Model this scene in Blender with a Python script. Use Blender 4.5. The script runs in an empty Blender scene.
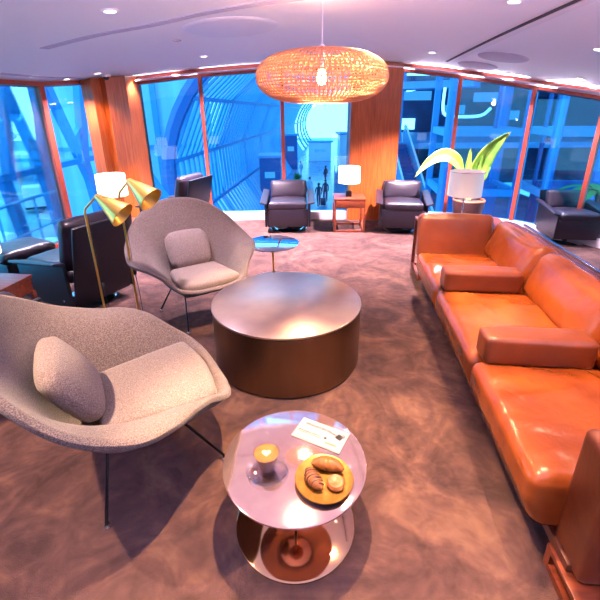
import bpy, bmesh, math, random
from mathutils import Vector, Matrix, noise
random.seed(7)
PI = math.pi
S = bpy.context.scene
COL = S.collection

# ------------------------------------------------------------------ materials
def nodes_of(name):
    m = bpy.data.materials.new(name); m.use_nodes = True
    nt = m.node_tree
    for n in list(nt.nodes): nt.nodes.remove(n)
    out = nt.nodes.new('ShaderNodeOutputMaterial')
    return m, nt, out

def mat(name, col, rough=.5, metal=0., col2=None, nscale=8., bump=0., bscale=60., stretch=None, spec=.5, coat=0., detail=3., emit=None, estr=0., trans=0., kind='noise', bdist=.01):
    m, nt, out = nodes_of(name)
    b = nt.nodes.new('ShaderNodeBsdfPrincipled')
    nt.links.new(b.outputs[0], out.inputs[0])
    b.inputs['Base Color'].default_value = (*col, 1)
    b.inputs['Roughness'].default_value = rough
    b.inputs['Metallic'].default_value = metal
    b.inputs['Specular IOR Level'].default_value = spec
    b.inputs['Coat Weight'].default_value = coat
    b.inputs['Coat Roughness'].default_value = .15
    b.inputs['Transmission Weight'].default_value = trans
    if emit:
        b.inputs['Emission Color'].default_value = (*emit, 1)
        b.inputs['Emission Strength'].default_value = estr
    tc = nt.nodes.new('ShaderNodeTexCoord'); mp = nt.nodes.new('ShaderNodeMapping')
    nt.links.new(tc.outputs['Object'], mp.inputs[0])
    if stretch: mp.inputs['Scale'].default_value = stretch
    if col2:
        if kind == 'voronoi':
            n = nt.nodes.new('ShaderNodeTexVoronoi'); n.inputs['Scale'].default_value = nscale; o = n.outputs['Distance']
        else:
            n = nt.nodes.new('ShaderNodeTexNoise'); n.inputs['Scale'].default_value = nscale; n.inputs['Detail'].default_value = detail; o = n.outputs['Fac']
        nt.links.new(mp.outputs[0], n.inputs['Vector'])
        r = nt.nodes.new('ShaderNodeValToRGB')
        r.color_ramp.elements[0].color = (*col, 1); r.color_ramp.elements[0].position = .35
        r.color_ramp.elements[1].color = (*col2, 1); r.color_ramp.elements[1].position = .65
        nt.links.new(o, r.inputs[0]); nt.links.new(r.outputs[0], b.inputs['Base Color'])
    if bump:
        n2 = nt.nodes.new('ShaderNodeTexNoise'); n2.inputs['Scale'].default_value = bscale; n2.inputs['Detail'].default_value = 4
        nt.links.new(mp.outputs[0], n2.inputs['Vector'])
        bp = nt.nodes.new('ShaderNodeBump'); bp.inputs['Strength'].default_value = bump; bp.inputs['Distance'].default_value = bdist; n2.inputs['Distortion'].default_value = .6 if bdist > .01 else 0
        nt.links.new(n2.outputs['Fac'], bp.inputs['Height']); nt.links.new(bp.outputs[0], b.inputs['Normal'])
    return m

def emissive(name, col, st):
    m, nt, out = nodes_of(name)
    e = nt.nodes.new('ShaderNodeEmission'); e.inputs[0].default_value = (*col, 1); e.inputs[1].default_value = st
    nt.links.new(e.outputs[0], out.inputs[0]); return m

def thin_glass(name, tint, refl=.06, rough=.0):
    m, nt, out = nodes_of(name)
    t = nt.nodes.new('ShaderNodeBsdfTransparent'); t.inputs[0].default_value = (*tint, 1)
    g = nt.nodes.new('ShaderNodeBsdfGlossy'); g.inputs['Roughness'].default_value = rough; g.inputs[0].default_value = (1, 1, 1, 1)
    lw = nt.nodes.new('ShaderNodeLayerWeight'); lw.inputs[0].default_value = .25
    mr = nt.nodes.new('ShaderNodeMapRange'); mr.inputs[3].default_value = refl; mr.inputs[4].default_value = .7
    nt.links.new(lw.outputs['Fresnel'], mr.inputs[0])
    mx = nt.nodes.new('ShaderNodeMixShader')
    nt.links.new(mr.outputs[0], mx.inputs[0]); nt.links.new(t.outputs[0], mx.inputs[1]); nt.links.new(g.outputs[0], mx.inputs[2])
    nt.links.new(mx.outputs[0], out.inputs[0]); return m

def shade_mat(name, col, emit, st):
    # fabric lampshade with its glow put in as emission
    return mat(name, col, .8, emit=emit, estr=st, bump=.1, bscale=200)

def tweed(name, a, b_, c):
    m, nt, out = nodes_of(name)
    b = nt.nodes.new('ShaderNodeBsdfPrincipled'); nt.links.new(b.outputs[0], out.inputs[0])
    b.inputs['Roughness'].default_value = .95; b.inputs['Specular IOR Level'].default_value = .15
    b.inputs['Sheen Weight'].default_value = .25
    tc = nt.nodes.new('ShaderNodeTexCoord')
    n = nt.nodes.new('ShaderNodeTexNoise'); n.inputs['Scale'].default_value = 230; n.inputs['Detail'].default_value = 3
    nt.links.new(tc.outputs['Object'], n.inputs['Vector'])
    r = nt.nodes.new('ShaderNodeValToRGB')
    r.color_ramp.elements[0].color = (*a, 1); r.color_ramp.elements[0].position = .36
    r.color_ramp.elements[1].color = (*c, 1); r.color_ramp.elements[1].position = .64
    e = r.color_ramp.elements.new(.5); e.color = (*b_, 1)
    nt.links.new(n.outputs['Fac'], r.inputs[0]); nt.links.new(r.outputs[0], b.inputs['Base Color'])
    w = nt.nodes.new('ShaderNodeTexVoronoi'); w.inputs['Scale'].default_value = 260
    nt.links.new(tc.outputs['Object'], w.inputs['Vector'])
    bp = nt.nodes.new('ShaderNodeBump'); bp.inputs['Strength'].default_value = .5; bp.inputs['Distance'].default_value = .004
    nt.links.new(w.outputs['Distance'], bp.inputs['Height']); nt.links.new(bp.outputs[0], b.inputs['Normal'])
    return m

def carpet_mat():
    m, nt, out = nodes_of('plush_carpet')
    L = nt.links
    b = nt.nodes.new('ShaderNodeBsdfPrincipled'); L.new(b.outputs[0], out.inputs[0])
    b.inputs['Roughness'].default_value = .95; b.inputs['Specular IOR Level'].default_value = .1
    b.inputs['Sheen Weight'].default_value = .12; b.inputs['Sheen Roughness'].default_value = .4
    b.inputs['Sheen Tint'].default_value = (.95, .75, .85, 1)
    tc = nt.nodes.new('ShaderNodeTexCoord')
    # brushed pile: large distorted clouds plus finer streaks
    n1 = nt.nodes.new('ShaderNodeTexNoise'); n1.inputs['Scale'].default_value = 2.4; n1.inputs['Detail'].default_value = 4; n1.inputs['Distortion'].default_value = 1.4; n1.inputs['Roughness'].default_value = .62
    n2 = nt.nodes.new('ShaderNodeTexNoise'); n2.inputs['Scale'].default_value = 11; n2.inputs['Detail'].default_value = 4; n2.inputs['Distortion'].default_value = .8
    n3 = nt.nodes.new('ShaderNodeTexNoise'); n3.inputs['Scale'].default_value = 260; n3.inputs['Detail'].default_value = 2
    for n in (n1, n2, n3): L.new(tc.outputs['Object'], n.inputs['Vector'])
    a = nt.nodes.new('ShaderNodeMath'); a.operation = 'MULTIPLY_ADD'; L.new(n2.outputs['Fac'], a.inputs[0]); a.inputs[1].default_value = .36; L.new(n1.outputs['Fac'], a.inputs[2])
    r = nt.nodes.new('ShaderNodeValToRGB')
    r.color_ramp.elements[0].color = (.045, .024, .022, 1); r.color_ramp.elements[0].position = .52
    r.color_ramp.elements[1].color = (.175, .094, .070, 1); r.color_ramp.elements[1].position = .95
    e = r.color_ramp.elements.new(.72); e.color = (.090, .046, .040, 1)
    L.new(a.outputs[0], r.inputs[0]); L.new(r.outputs[0], b.inputs['Base Color'])
    bp = nt.nodes.new('ShaderNodeBump'); bp.inputs['Strength'].default_value = .6; bp.inputs['Distance'].default_value = .006
    L.new(n3.outputs['Fac'], bp.inputs['Height'])
    bp2 = nt.nodes.new('ShaderNodeBump'); bp2.inputs['Strength'].default_value = .3; bp2.inputs['Distance'].default_value = .03
    L.new(n2.outputs['Fac'], bp2.inputs['Height']); L.new(bp2.outputs[0], bp.inputs['Normal']); L.new(bp.outputs[0], b.inputs['Normal'])
    return m

M = dict(
    carpet=carpet_mat(),
    ceiling=mat('painted_ceiling', (.88, .84, .93), .75),
    ceiling_step=mat('painted_ceiling_groove', (.50, .45, .60), .8),
    white_paint=mat('white_sill_paint', (.80, .72, .80), .45),
    backwall=mat('plaster_wall', (.42, .33, .40), .8),
    mullion=mat('red_brown_timber_mullion', (.38, .062, .03), .45, col2=(.27, .042, .024), nscale=6, stretch=(1, 1, .2)),
    panel=mat('warm_wood_panelling', (.48, .105, .020), .38, col2=(.33, .062, .012), nscale=9, stretch=(6, 6, .35), coat=.25),
    wood=mat('reddish_walnut', (.24, .050, .020), .32, col2=(.14, .028, .012), nscale=7, stretch=(1, 6, 6), coat=.3),
    wood_dark=mat('dark_walnut', (.12, .035, .022), .35, col2=(.075, .022, .015), nscale=7, stretch=(1, 6, 6), coat=.3),
    tweed=tweed('greige_tweed', (.080, .060, .060), (.145, .112, .108), (.24, .195, .185)),
    tweed_c=tweed('greige_tweed_cushion', (.13, .10, .095), (.21, .165, .16), (.31, .26, .25)),
    steel_black=mat('black_steel_rod', (.012, .012, .018), .3, .6),
    chrome=mat('chrome', (.75, .75, .8), .12, 1.),
    blk=mat('black_leather', (.014, .009, .018), .36, bump=.25, bscale=35, coat=.1),
    blk_shell=mat('black_lacquered_shell', (.008, .008, .016), .35, bump=.05, bscale=200),
    leather=mat('cognac_leather', (.31, .070, .013), .24, col2=(.215, .042, .009), nscale=4, bump=.45, bscale=7, coat=.2, bdist=.022),
    leather_shaded=mat('cognac_leather_shaded', (.20, .044, .013), .34, col2=(.14, .030, .010), nscale=4, bump=.30, bscale=5, coat=.1, bdist=.02),  # darker copy of the leather: shade on arms and bolsters put into its colour
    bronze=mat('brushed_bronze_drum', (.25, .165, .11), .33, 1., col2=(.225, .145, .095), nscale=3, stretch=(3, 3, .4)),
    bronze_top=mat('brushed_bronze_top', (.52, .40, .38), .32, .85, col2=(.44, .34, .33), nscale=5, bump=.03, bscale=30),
    rose=mat('polished_rose_metal', (.74, .54, .60), .10, .86, col2=(.66, .46, .53), nscale=14, bump=.02, bscale=60),
    rose_base=mat('polished_base_orange_reflection', (.88, .55, .32), .07, 1.),  # orange reflection of the tabletop underside put into the metal colour
    mirror=mat('mirror_steel', (.75, .8, .9), .03, 1.),
    brass=mat('polished_brass', (.95, .60, .14), .30, .8),
    shade=shade_mat('white_linen_shade', (.85, .8, .78), (1., .86, .72), 2.6),
    shade_dim=shade_mat('white_linen_shade_faint_glow', (.82, .74, .76), (1., .85, .85), .30),  # shade of an unlit lamp, given a faint glow of its own
    bulb=emissive('bulb_glow', (1., .62, .30), 60.),
    lens=emissive('downlight_lens', (1., .93, .95), 9.),
    trim=mat('downlight_trim', (.85, .8, .85), .4),
    wicker=mat('woven_paper_cord', (.85, .36, .17), .6, bump=.1),
    pot=mat('dark_plum_planter', (.06, .025, .028), .4),
    pot_rim=mat('planter_rim', (.38, .12, .05), .45),
    soil=mat('planter_soil', (.10, .05, .03), .95, col2=(.05, .025, .02), nscale=40),
    leaf=mat('glossy_leaf', (.13, .34, .03), .35, col2=(.34, .52, .07), nscale=7, stretch=(1, 1, 1), coat=.2),
    leaf_rib=mat('leaf_midrib', (.50, .62, .20), .4),
    glass=thin_glass('blue_tinted_window_glass', (.42, .80, 1.), .02),
    pane=thin_glass('pale_blue_glass', (.70, .86, 1.), .015),
    clear=thin_glass('clear_drinking_glass', (.985, .97, .975), .03),
    coffee=mat('milky_coffee', (.38, .17, .07), .4),
    crema=mat('coffee_crema', (.26, .085, .016), .4, col2=(.33, .13, .025), nscale=60),
    foam=mat('milk_foam', (.55, .48, .36), .5),
    gold=mat('gold_plate', (.42, .205, .045), .35, .55, col2=(.32, .14, .025), nscale=30, bump=.05),
    darkfoot=mat('dark_plate_underside', (.02, .015, .02), .3),
    pastry=mat('baked_crust', (.30, .105, .016), .5, col2=(.17, .05, .009), nscale=25, bump=.4, bscale=50),
    pastry2=mat('glazed_bun', (.36, .075, .018), .3, col2=(.50, .24, .11), nscale=30, bump=.4, bscale=45, coat=.4),
    choc=mat('chocolate_drizzle', (.06, .02, .012), .3),
    paper=mat('white_card', (.34, .32, .345), .55),
    print_grey=mat('grey_print', (.10, .09, .12), .6, col2=(.20, .19, .22), nscale=90),
    print_dark=mat('dark_print', (.02, .018, .03), .6),
    print_pink=mat('pink_print', (.42, .18, .15), .6),
    slotdark=mat('dark_slot', (.03, .025, .04), .8),
    rubber=mat('black_rubber', (.015, .015, .02), .6),
    # outside: the blue cast of the tinted glass is also put into these colours
    steel=mat('blue_cast_steel', (.03, .23, .52), .5),
    steel_mid=mat('mid_blue_cast_steel', (.08, .38, .68), .5),
    steel_dark=mat('navy_cast_steel', (.03, .11, .34), .5),
    membrane=mat('pale_blue_membrane', (.30, .52, .85), .6, col2=(.22, .42, .78), nscale=.5, stretch=(4, 1, .2)),
    apron=mat('concrete_apron', (.22, .50, .62), .8, col2=(.12, .34, .50), nscale=.12, detail=6),
    hall_floor=mat('polished_hall_floor', (.16, .30, .52), .18, col2=(.10, .20, .40), nscale=.6),
    hall_wall=mat('dark_blue_glazed_wall', (.012, .05, .15), .6, col2=(.03, .10, .24), nscale=.5),
    white_panel=mat('white_metal_panel', (.72, .78, .88), .4),
    lightbox=emissive('hall_light_fitting', (.9, .97, 1.), 4.),
    screen=emissive('information_screen', (.25, .60, 1.), 1.1),
    cloth_dark=mat('dark_travel_clothes', (.02, .03, .08), .8),
    cloth_white=mat('pale_travel_clothes', (.6, .65, .8), .8),
    skin=mat('skin', (.45, .25, .18), .6),
    hair=mat('dark_hair', (.02, .015, .015), .6),
    palm=mat('palm_leaf', (.04, .22, .05), .5),
    van=mat('vehicle_white_paint', (.75, .82, .88), .35),
    tyre=mat('tyre', (.02, .02, .025), .8),
    van_glass=mat('vehicle_dark_glass', (.02, .05, .09), .1),
)

# ------------------------------------------------------------------ helpers
def obj(name, bm, m, parent=None, smooth=True, angle=40):
    me = bpy.data.meshes.new(name)
    bmesh.ops.recalc_face_normals(bm, faces=bm.faces)
    bm.to_mesh(me); bm.free()
    o = bpy.data.objects.new(name, me); COL.objects.link(o)
    me.materials.append(M[m] if isinstance(m, str) else m)
    if smooth:
        for p in me.polygons: p.use_smooth = True
        try: me.set_sharp_from_angle(angle=math.radians(angle))
        except Exception: pass
    if parent: o.parent = parent
    return o

def tag(o, label, cat, group=None):
    o['label'] = label; o['category'] = cat
    if group: o['group'] = group
    return o

def thing(name, label, cat, loc=(0, 0, 0), rz=0., group=None):
    o = bpy.data.objects.new(name, None); COL.objects.link(o)
    o.location = loc; o.rotation_euler = (0, 0, rz); o.empty_display_size = .1
    return tag(o, label, cat, group)

def struct(name, bm, m, smooth=False, parent=None):
    o = obj(name, bm, m, parent, smooth)
    if not parent: o['kind'] = 'structure'
    return o

def dup(root, loc=None, rz=None, label=None, group=None):
    r = root.copy(); COL.objects.link(r)
    if loc is not None: r.location = loc
    if rz is not None: r.rotation_euler = (0, 0, rz)
    if label: r['label'] = label
    if group: r['group'] = group
    for ch in list(root.children):
        c = ch.copy(); COL.objects.link(c); c.parent = r
        for g in list(ch.children):
            d = g.copy(); COL.objects.link(d); d.parent = c
    return r

def box(bm, c, s, rot=None, bev=0., seg=2):
    g = bmesh.ops.create_cube(bm, size=1.)
    vs = g['verts']
    for v in vs: v.co = Vector((v.co.x*s[0], v.co.y*s[1], v.co.z*s[2]))
    if bev:
        es = list({e for v in vs for e in v.link_edges})
        r = bmesh.ops.bevel(bm, geom=es, offset=bev, segments=seg, affect='EDGES', profile=.6)
        vs = list({v for v in r['verts']} | {v for v in vs if v.is_valid})
    mt = Matrix.Translation(Vector(c)) @ (rot.to_4x4() if rot else Matrix.Identity(4))
    bmesh.ops.transform(bm, matrix=mt, verts=vs)
    return vs

def B(c, s, rot=None, bev=0., seg=2):
    bm = bmesh.new(); box(bm, c, s, rot, bev, seg); return bm

def tube(bm, pts, r, n=10, closed=False, caps=True):
    pts = [Vector(p) for p in pts]; N = len(pts)
    rr = r if isinstance(r, (list, tuple)) else [r]*N
    rings = []; up = None
    for i, p in enumerate(pts):
        if closed: t = (pts[(i+1) % N]-pts[i-1])
        else: t = pts[min(i+1, N-1)]-pts[max(i-1, 0)]
        t.normalize()
        if up is None:
            up = Vector((0, 0, 1)) if abs(t.z) < .9 else Vector((1, 0, 0))
        a = t.cross(up)
        if a.length < 1e-5: a = t.cross(Vector((0, 1, 0)))
        a.normalize(); b = a.cross(t).normalized(); up = b
        rings.append([bm.verts.new(p+(a*math.cos(2*PI*k/n)+b*math.sin(2*PI*k/n))*rr[i]) for k in range(n)])
    for i in range(N if closed else N-1):
        A, C = rings[i], rings[(i+1) % N]
        for k in range(n): bm.faces.new((A[k], A[(k+1) % n], C[(k+1) % n], C[k]))
    if caps and not closed:
        bm.faces.new(list(reversed(rings[0]))); bm.faces.new(rings[-1])

def T(pts, r, n=10, closed=False):
    bm = bmesh.new(); tube(bm, pts, r, n, closed); return bm

def lathe(bm, prof, n=48, c=(0, 0, 0), axis=None):
    """prof: (r, z) list; r == 0 closes with a pole"""
    rings = []; c = Vector(c)
    q = axis.to_track_quat('Z', 'Y').to_matrix() if axis is not None else None
    def P(r, z, a):
        v = Vector((r*math.cos(a), r*math.sin(a), z))
        return c+(q @ v if q else v)
    for r, z in prof:
        if r < 1e-6: rings.append([bm.verts.new(P(0, z, 0))])
        else: rings.append([bm.verts.new(P(r, z, 2*PI*k/n)) for k in range(n)])
    for i in range(len(rings)-1):
        A, C = rings[i], rings[i+1]
        for k in range(n):
            k2 = (k+1) % n
            if len(A) == 1 and len(C) == 1: continue
            if len(A) == 1: bm.faces.new((A[0], C[k2], C[k]))
            elif len(C) == 1: bm.faces.new((A[k], A[k2], C[0]))
            else: bm.faces.new((A[k], A[k2], C[k2], C[k]))

def La(prof, n=48, c=(0, 0, 0), axis=None):
    bm = bmesh.new(); lathe(bm, prof, n, c, axis); return bm

def prism(bm, poly, z0, z1):
    """vertical prism over a plan polygon; z0/z1 numbers or functions of (x, y)"""
    f = lambda z, p: z(*p) if callable(z) else z
    a = [bm.verts.new((p[0], p[1], f(z0, p))) for p in poly]
    b = [bm.verts.new((p[0], p[1], f(z1, p))) for p in poly]
    n = len(poly)
    for i in range(n): bm.faces.new((a[i], a[(i+1) % n], b[(i+1) % n], b[i]))
    bm.faces.new(a[::-1]); bm.faces.new(b)

def extrude_poly(poly2, t, mt):
    """outline in local XZ given a thickness t along Y, bevelled a touch; mt places it"""
    bm = bmesh.new()
    a = [bm.verts.new((p[0], -t/2, p[1])) for p in poly2]
    b = [bm.verts.new((p[0], t/2, p[1])) for p in poly2]
    n = len(poly2)
    for i in range(n): bm.faces.new((a[i], a[(i+1) % n], b[(i+1) % n], b[i]))
    bm.faces.new(a[::-1]); bm.faces.new(b)
    bmesh.ops.bevel(bm, geom=list(bm.edges), offset=min(.006, t*.2), segments=2, affect='EDGES')
    bmesh.ops.transform(bm, matrix=mt, verts=bm.verts)
    return bm

def cushion(h, r, crown=(0, 0, 0), wr=0., seed=0, cuts=18, mt=None, taper=None):
    """soft rounded block: h half sizes, r edge radius, crown bulge per axis, wr wrinkle height"""
    bm = bmesh.new(); bmesh.ops.create_cube(bm, size=2.)
    bmesh.ops.subdivide_edges(bm, edges=list(bm.edges), cuts=cuts, use_grid_fill=True)
    h = Vector(h)
    for v in bm.verts:
        p = v.co.copy()
        # finer sampling near the edges
        p = Vector([math.copysign(abs(c)**.8, c) for c in p])
        q = Vector([p[i]*h[i] for i in range(3)])
        inner = Vector([max(-h[i]+r, min(h[i]-r, q[i])) for i in range(3)])
        d = q-inner
        m_ = max(abs(d.x), abs(d.y), abs(d.z))
        if d.length > 1e-6: q = inner+d.normalized()*m_ if m_ < r else inner+d.normalized()*r
        for i in range(3):
            if crown[i]:
                j, k = [x for x in range(3) if x != i]
                w = (1-p[j]**2)*(1-p[k]**2)
                q[i] += crown[i]*w*max(-1, min(1, p[i]))
        if taper: q = taper(q, p)
        if wr:
            nrm = Vector((q.x/h.x**2, q.y/h.y**2, q.z/h.z**2)).normalized()
            s = Vector((q.x*3.2+seed*7.1, q.y*4.6+seed*3.3, q.z*3))
            w = 1-abs(noise.noise(s+Vector((noise.noise(s*.7)*1.2, 0, 0))))*2.4
            w = max(0, w)**2
            edge = min(1, max(0, (1-max(abs(p.x), abs(p.y)))*3+.25)) if p.z > .99 else .06
            q += nrm*wr*(w*edge-.3*noise.noise(s*2.2))
        v.co = q
    if mt is not None: bmesh.ops.transform(bm, matrix=mt, verts=bm.verts)
    return bm

def RX(a): return Matrix.Rotation(a, 4, 'X')
def RY(a): return Matrix.Rotation(a, 4, 'Y')
def RZ(a): return Matrix.Rotation(a, 4, 'Z')
def TR(x, y, z): return Matrix.Translation((x, y, z))

# ------------------------------------------------------------------ the room
def zc(x, y=0):
    """height of the gently vaulted ceiling"""
    d = x-.6
    return max(1.86, 2.47-(.047 if d > 0 else .022)*d*d)

# plan of the window front, clockwise from the back left
FAC = [(-3.60, 2.0), (-3.55, 3.0), (-3.50, 4.25), (-3.36, 5.66), (-3.02, 6.22), (-2.50, 6.72), (-1.53, 6.85), (-.26, 6.88), (.83, 6.85), (1.58, 6.83), (2.46, 6.65), (3.33, 6.12), (3.92, 5.48), (4.42, 4.55), (4.70, 3.4), (4.80, 2.0)]
BACK = [(4.80, -3.2), (-3.60, -3.2)]
PLAN = FAC+BACK

def fan(zf, inset=0., nt=14, per=6):
    bm = bmesh.new(); c = Vector((.6, 2.0)); ring = []
    P = [Vector(p) for p in PLAN]
    for i in range(len(P)):
        a, b = P[i], P[(i+1) % len(P)]
        for k in range(per): ring.append(a.lerp(b, k/per))
    ctr = bm.verts.new((c.x, c.y, zf(c.x, c.y))); prev = None; rows = []
    for j in range(1, nt+1):
        row = []
        for p in ring:
            q = c.lerp(p+(p-c).normalized()*.10, j/nt)
            row.append(bm.verts.new((q.x, q.y, zf(q.x, q.y))))
        rows.append(row)
    n = len(ring)
    for k in range(n): bm.faces.new((ctr, rows[0][k], rows[0][(k+1) % n]))
    for j in range(nt-1):
        for k in range(n):
            bm.faces.new((rows[j][k], rows[j+1][k], rows[j+1][(k+1) % n], rows[j][(k+1) % n]))
    return bm, rows[-1], ctr
bm, _, _ = fan(lambda x, y: 0.); o = struct('floor', bm, 'carpet', smooth=True)
if o.data.polygons[0].normal.z < 0: o.data.flip_normals()
sm_ = o.modifiers.new('slab', 'SOLIDIFY'); sm_.thickness = .12; sm_.offset = -1
bm, _, _ = fan(zc); o = struct('ceiling', bm, 'ceiling', smooth=True)
if o.data.polygons[0].normal.z > 0: o.data.flip_normals()
sm_ = o.modifiers.new('slab', 'SOLIDIFY'); sm_.thickness = .15; sm_.offset = -1

def wall_seg(name, a, b, z0, z1, t, m, kind=True):
    a, b = Vector(a), Vector(b); n = Vector((-(b-a).y, (b-a).x)).normalized()*t/2
    bm = bmesh.new(); prism(bm, [tuple(a-n), tuple(b-n), tuple(b+n), tuple(a+n)], z0, z1)
    return struct(name, bm, m)
wall_seg('wall_back', (-3.70, -3.25), (4.90, -3.25), 0, 2.5, .1, 'backwall')
wall_seg('wall_left', (-3.65, -3.2), (-3.65, 2.0), 0, 2.2, .1, 'backwall')
wall_seg('wall_right', (4.85, -3.2), (4.85, 2.0), 0, 2.2, .1, 'backwall')

HEAD = .112
def inward(i):
    p = Vector(FAC[i]); a = Vector(FAC[max(i-1, 0)]); b = Vector(FAC[min(i+1, len(FAC)-1)])
    t = (b-a).normalized(); return Vector((t.y, -t.x))   # towards the room
skip = {4, 8}            # segments taken by the wood clad columns
wn = 0
for i in range(len(FAC)-1):
    if i in skip: continue
    a, b = Vector(FAC[i]), Vector(FAC[i+1])
    wn += 1
    bm = bmesh.new(); n = Vector((-(b-a).y, (b-a).x)).normalized()*.006
    prism(bm, [tuple(a-n), tuple(b-n), tuple(b+n), tuple(a+n)], .02, lambda x, y: zc(x)-.02)
    struct(f'window_{wn}', bm, 'glass')
# mullions, head rail and sill
tn = 0
for i in range(len(FAC)):
    if i in (4, 5, 8, 9, 0, len(FAC)-1): continue
    p = Vector(FAC[i]); n = inward(i); t = Vector((-n.y, n.x))
    w, d = (.028, .05)
    if i in (2, 3): w = .042
    bm = bmesh.new()
    q = [p+t*w-n*.03, p-t*w-n*.03, p-t*w+n*d, p+t*w+n*d]
    prism(bm, [tuple(v) for v in q], 0, lambda x, y: zc(x)-.03)
    tn += 1; struct(f'trim_{tn}', bm, 'mullion')
def ribbon(idx, inn, out, z0, z1):
    bm = bmesh.new()
    A = [Vector(FAC[i])+inward(i)*inn for i in idx]; C = [Vector(FAC[i])-inward(i)*out for i in idx]
    f = lambda z, p: z(p.x, p.y) if callable(z) else z
    R = []
    for a, c in zip(A, C):
        R.append([bm.verts.new((a.x, a.y, f(z0, a))), bm.verts.new((a.x, a.y, f(z1, a))), bm.verts.new((c.x, c.y, f(z1, c))), bm.verts.new((c.x, c.y, f(z0, c)))])
    for u, v in zip(R, R[1:]):
        for k in range(4): bm.faces.new((u[k], u[(k+1) % 4], v[(k+1) % 4], v[k]))
    bm.faces.new(R[0][::-1]); bm.faces.new(R[-1])
    return bm
tn += 1; struct(f'trim_{tn}', ribbon(range(0, 16), .045, .06, lambda x, y: zc(x)-(HEAD if x > -2.6 else .05), lambda x, y: zc(x)+.02), 'mullion')
tn += 1; struct(f'trim_{tn}', ribbon(range(5, 9), .10, .06, -.01, .13), 'white_paint')
tn += 1; struct(f'trim_{tn}', ribbon(range(9, 16), .10, .06, -.01, .13), 'white_paint')
tn += 1; struct(f'trim_{tn}', ribbon(range(0, 5), .03, .05, -.01, .06), 'mullion')

# cove ledge along the window head with a light strip lying on it
tn += 1; struct(f'trim_{tn}', ribbon(range(5, 15), .20, -.045, lambda x, y: zc(x)-.072, lambda x, y: zc(x)-.058), 'white_paint')
for i in range(5, 14):
    a = Vector(FAC[i])+inward(i)*.11; b = Vector(FAC[i+1])+inward(i+1)*.11; c = (a+b)/2; L_ = (b-a).length
    l = bpy.data.lights.new('cove_strip', 'AREA'); l.shape = 'RECTANGLE'; l.size = L_*.95; l.size_y = .03; l.energy = 7*L_*(1.6 if i > 7 else .22); l.color = (.92, .84, 1.)
    o = bpy.data.objects.new('cove_strip', l); COL.objects.link(o); o.location = (c.x, c.y, zc(c.x)-.05)
    n = Vector((-(b-a).y, (b-a).x, 0)).normalized()
    if n.dot(Vector((.6-c.x, 2-c.y, 0))) < 0: n = -n
    z = -(n*.6+Vector((0, 0, 1))).normalized(); x = Vector((b.x-a.x, b.y-a.y, zc(b.x)-zc(a.x))).normalized(); y = z.cross(x).normalized(); x = y.cross(z)
    o.matrix_world = Matrix.Translation(o.location) @ Matrix((x, y, z)).transposed().to_4x4()

# wood clad columns
bm = bmesh.new(); prism(bm, [(-3.10, 6.34), (-3.03, 6.10), (-2.84, 6.02), (-2.78, 6.16), (-2.70, 6.14), (-2.50, 6.36), (-2.44, 6.80), (-3.0, 6.75)], 0, lambda x, y: zc(x)-.01)
struct('column_left', bm, 'panel')
bm = bmesh.new(); prism(bm, [(.82, 6.70), (1.60, 6.70), (1.62, 7.0), (.80, 7.0)], 0, lambda x, y: zc(x)-.01)
for x in (1.21,): box(bm, (x, 6.697, 1.2), (.006, .012, 2.4))
struct('column_right', bm, 'panel')

# ceiling features: long curved recess, soffit step lines, slot, round recess
def arc_strip(pts, w, dz, name, m, th=.012):
    bm = bmesh.new(); P = [Vector(p) for p in pts]; R = []
    dense = []
    for i in range(len(P)-1):
        p0, p1, p2, p3 = P[max(i-1, 0)], P[i], P[i+1], P[min(i+2, len(P)-1)]
        for k in range(6):
            t = k/6; dense.append(.5*((2*p1)+(-p0+p2)*t+(2*p0-5*p1+4*p2-p3)*t*t+(-p0+3*p1-3*p2+p3)*t**3))
    dense.append(P[-1])
    for i, p in enumerate(dense):
        t = (dense[min(i+1, len(dense)-1)]-dense[max(i-1, 0)]).normalized(); n = Vector((-t.y, t.x))*w/2
        a, c = p-n, p+n
        R.append([bm.verts.new((a.x, a.y, zc(a.x)-dz)), bm.verts.new((c.x, c.y, zc(c.x)-dz)), bm.verts.new((c.x, c.y, zc(c.x)-dz+th)), bm.verts.new((a.x, a.y, zc(a.x)-dz+th))])
    for u, v in zip(R, R[1:]):
        for k in range(4): bm.faces.new((u[k], u[(k+1) % 4], v[(k+1) % 4], v[k]))
    bm.faces.new(R[0][::-1]); bm.faces.new(R[-1])
    return struct(name, bm, m)
arc_strip([(-2.25, 4.0), (-1.64, 3.78), (-1.18, 3.66), (-.73, 3.44), (-.34, 3.28), (.02, 3.15), (.5, 2.9)], .09, .006, 'trim_30', 'ceiling_step')
arc_strip([(-3.2, 4.2), (-3.17, 4.76), (-3.10, 5.34), (-2.95, 5.95)], .06, .006, 'trim_31', 'ceiling_step')
arc_strip([(-2.85, 6.30), (-2.3, 6.5), (-1.43, 6.58), (-.56, 6.62), (.4, 6.62)], .05, .006, 'trim_32', 'ceiling_step')
arc_strip([(1.74, 2.3), (1.79, 3.0), (1.85, 3.99), (1.93, 5.0), (2.03, 6.1)], .030, .007, 'trim_33', 'slotdark')
arc_strip([(1.80, 2.3), (1.85, 3.0), (1.91, 3.99), (1.99, 5.0), (2.09, 6.1)], .07, .006, 'trim_34', 'white_paint')

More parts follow.
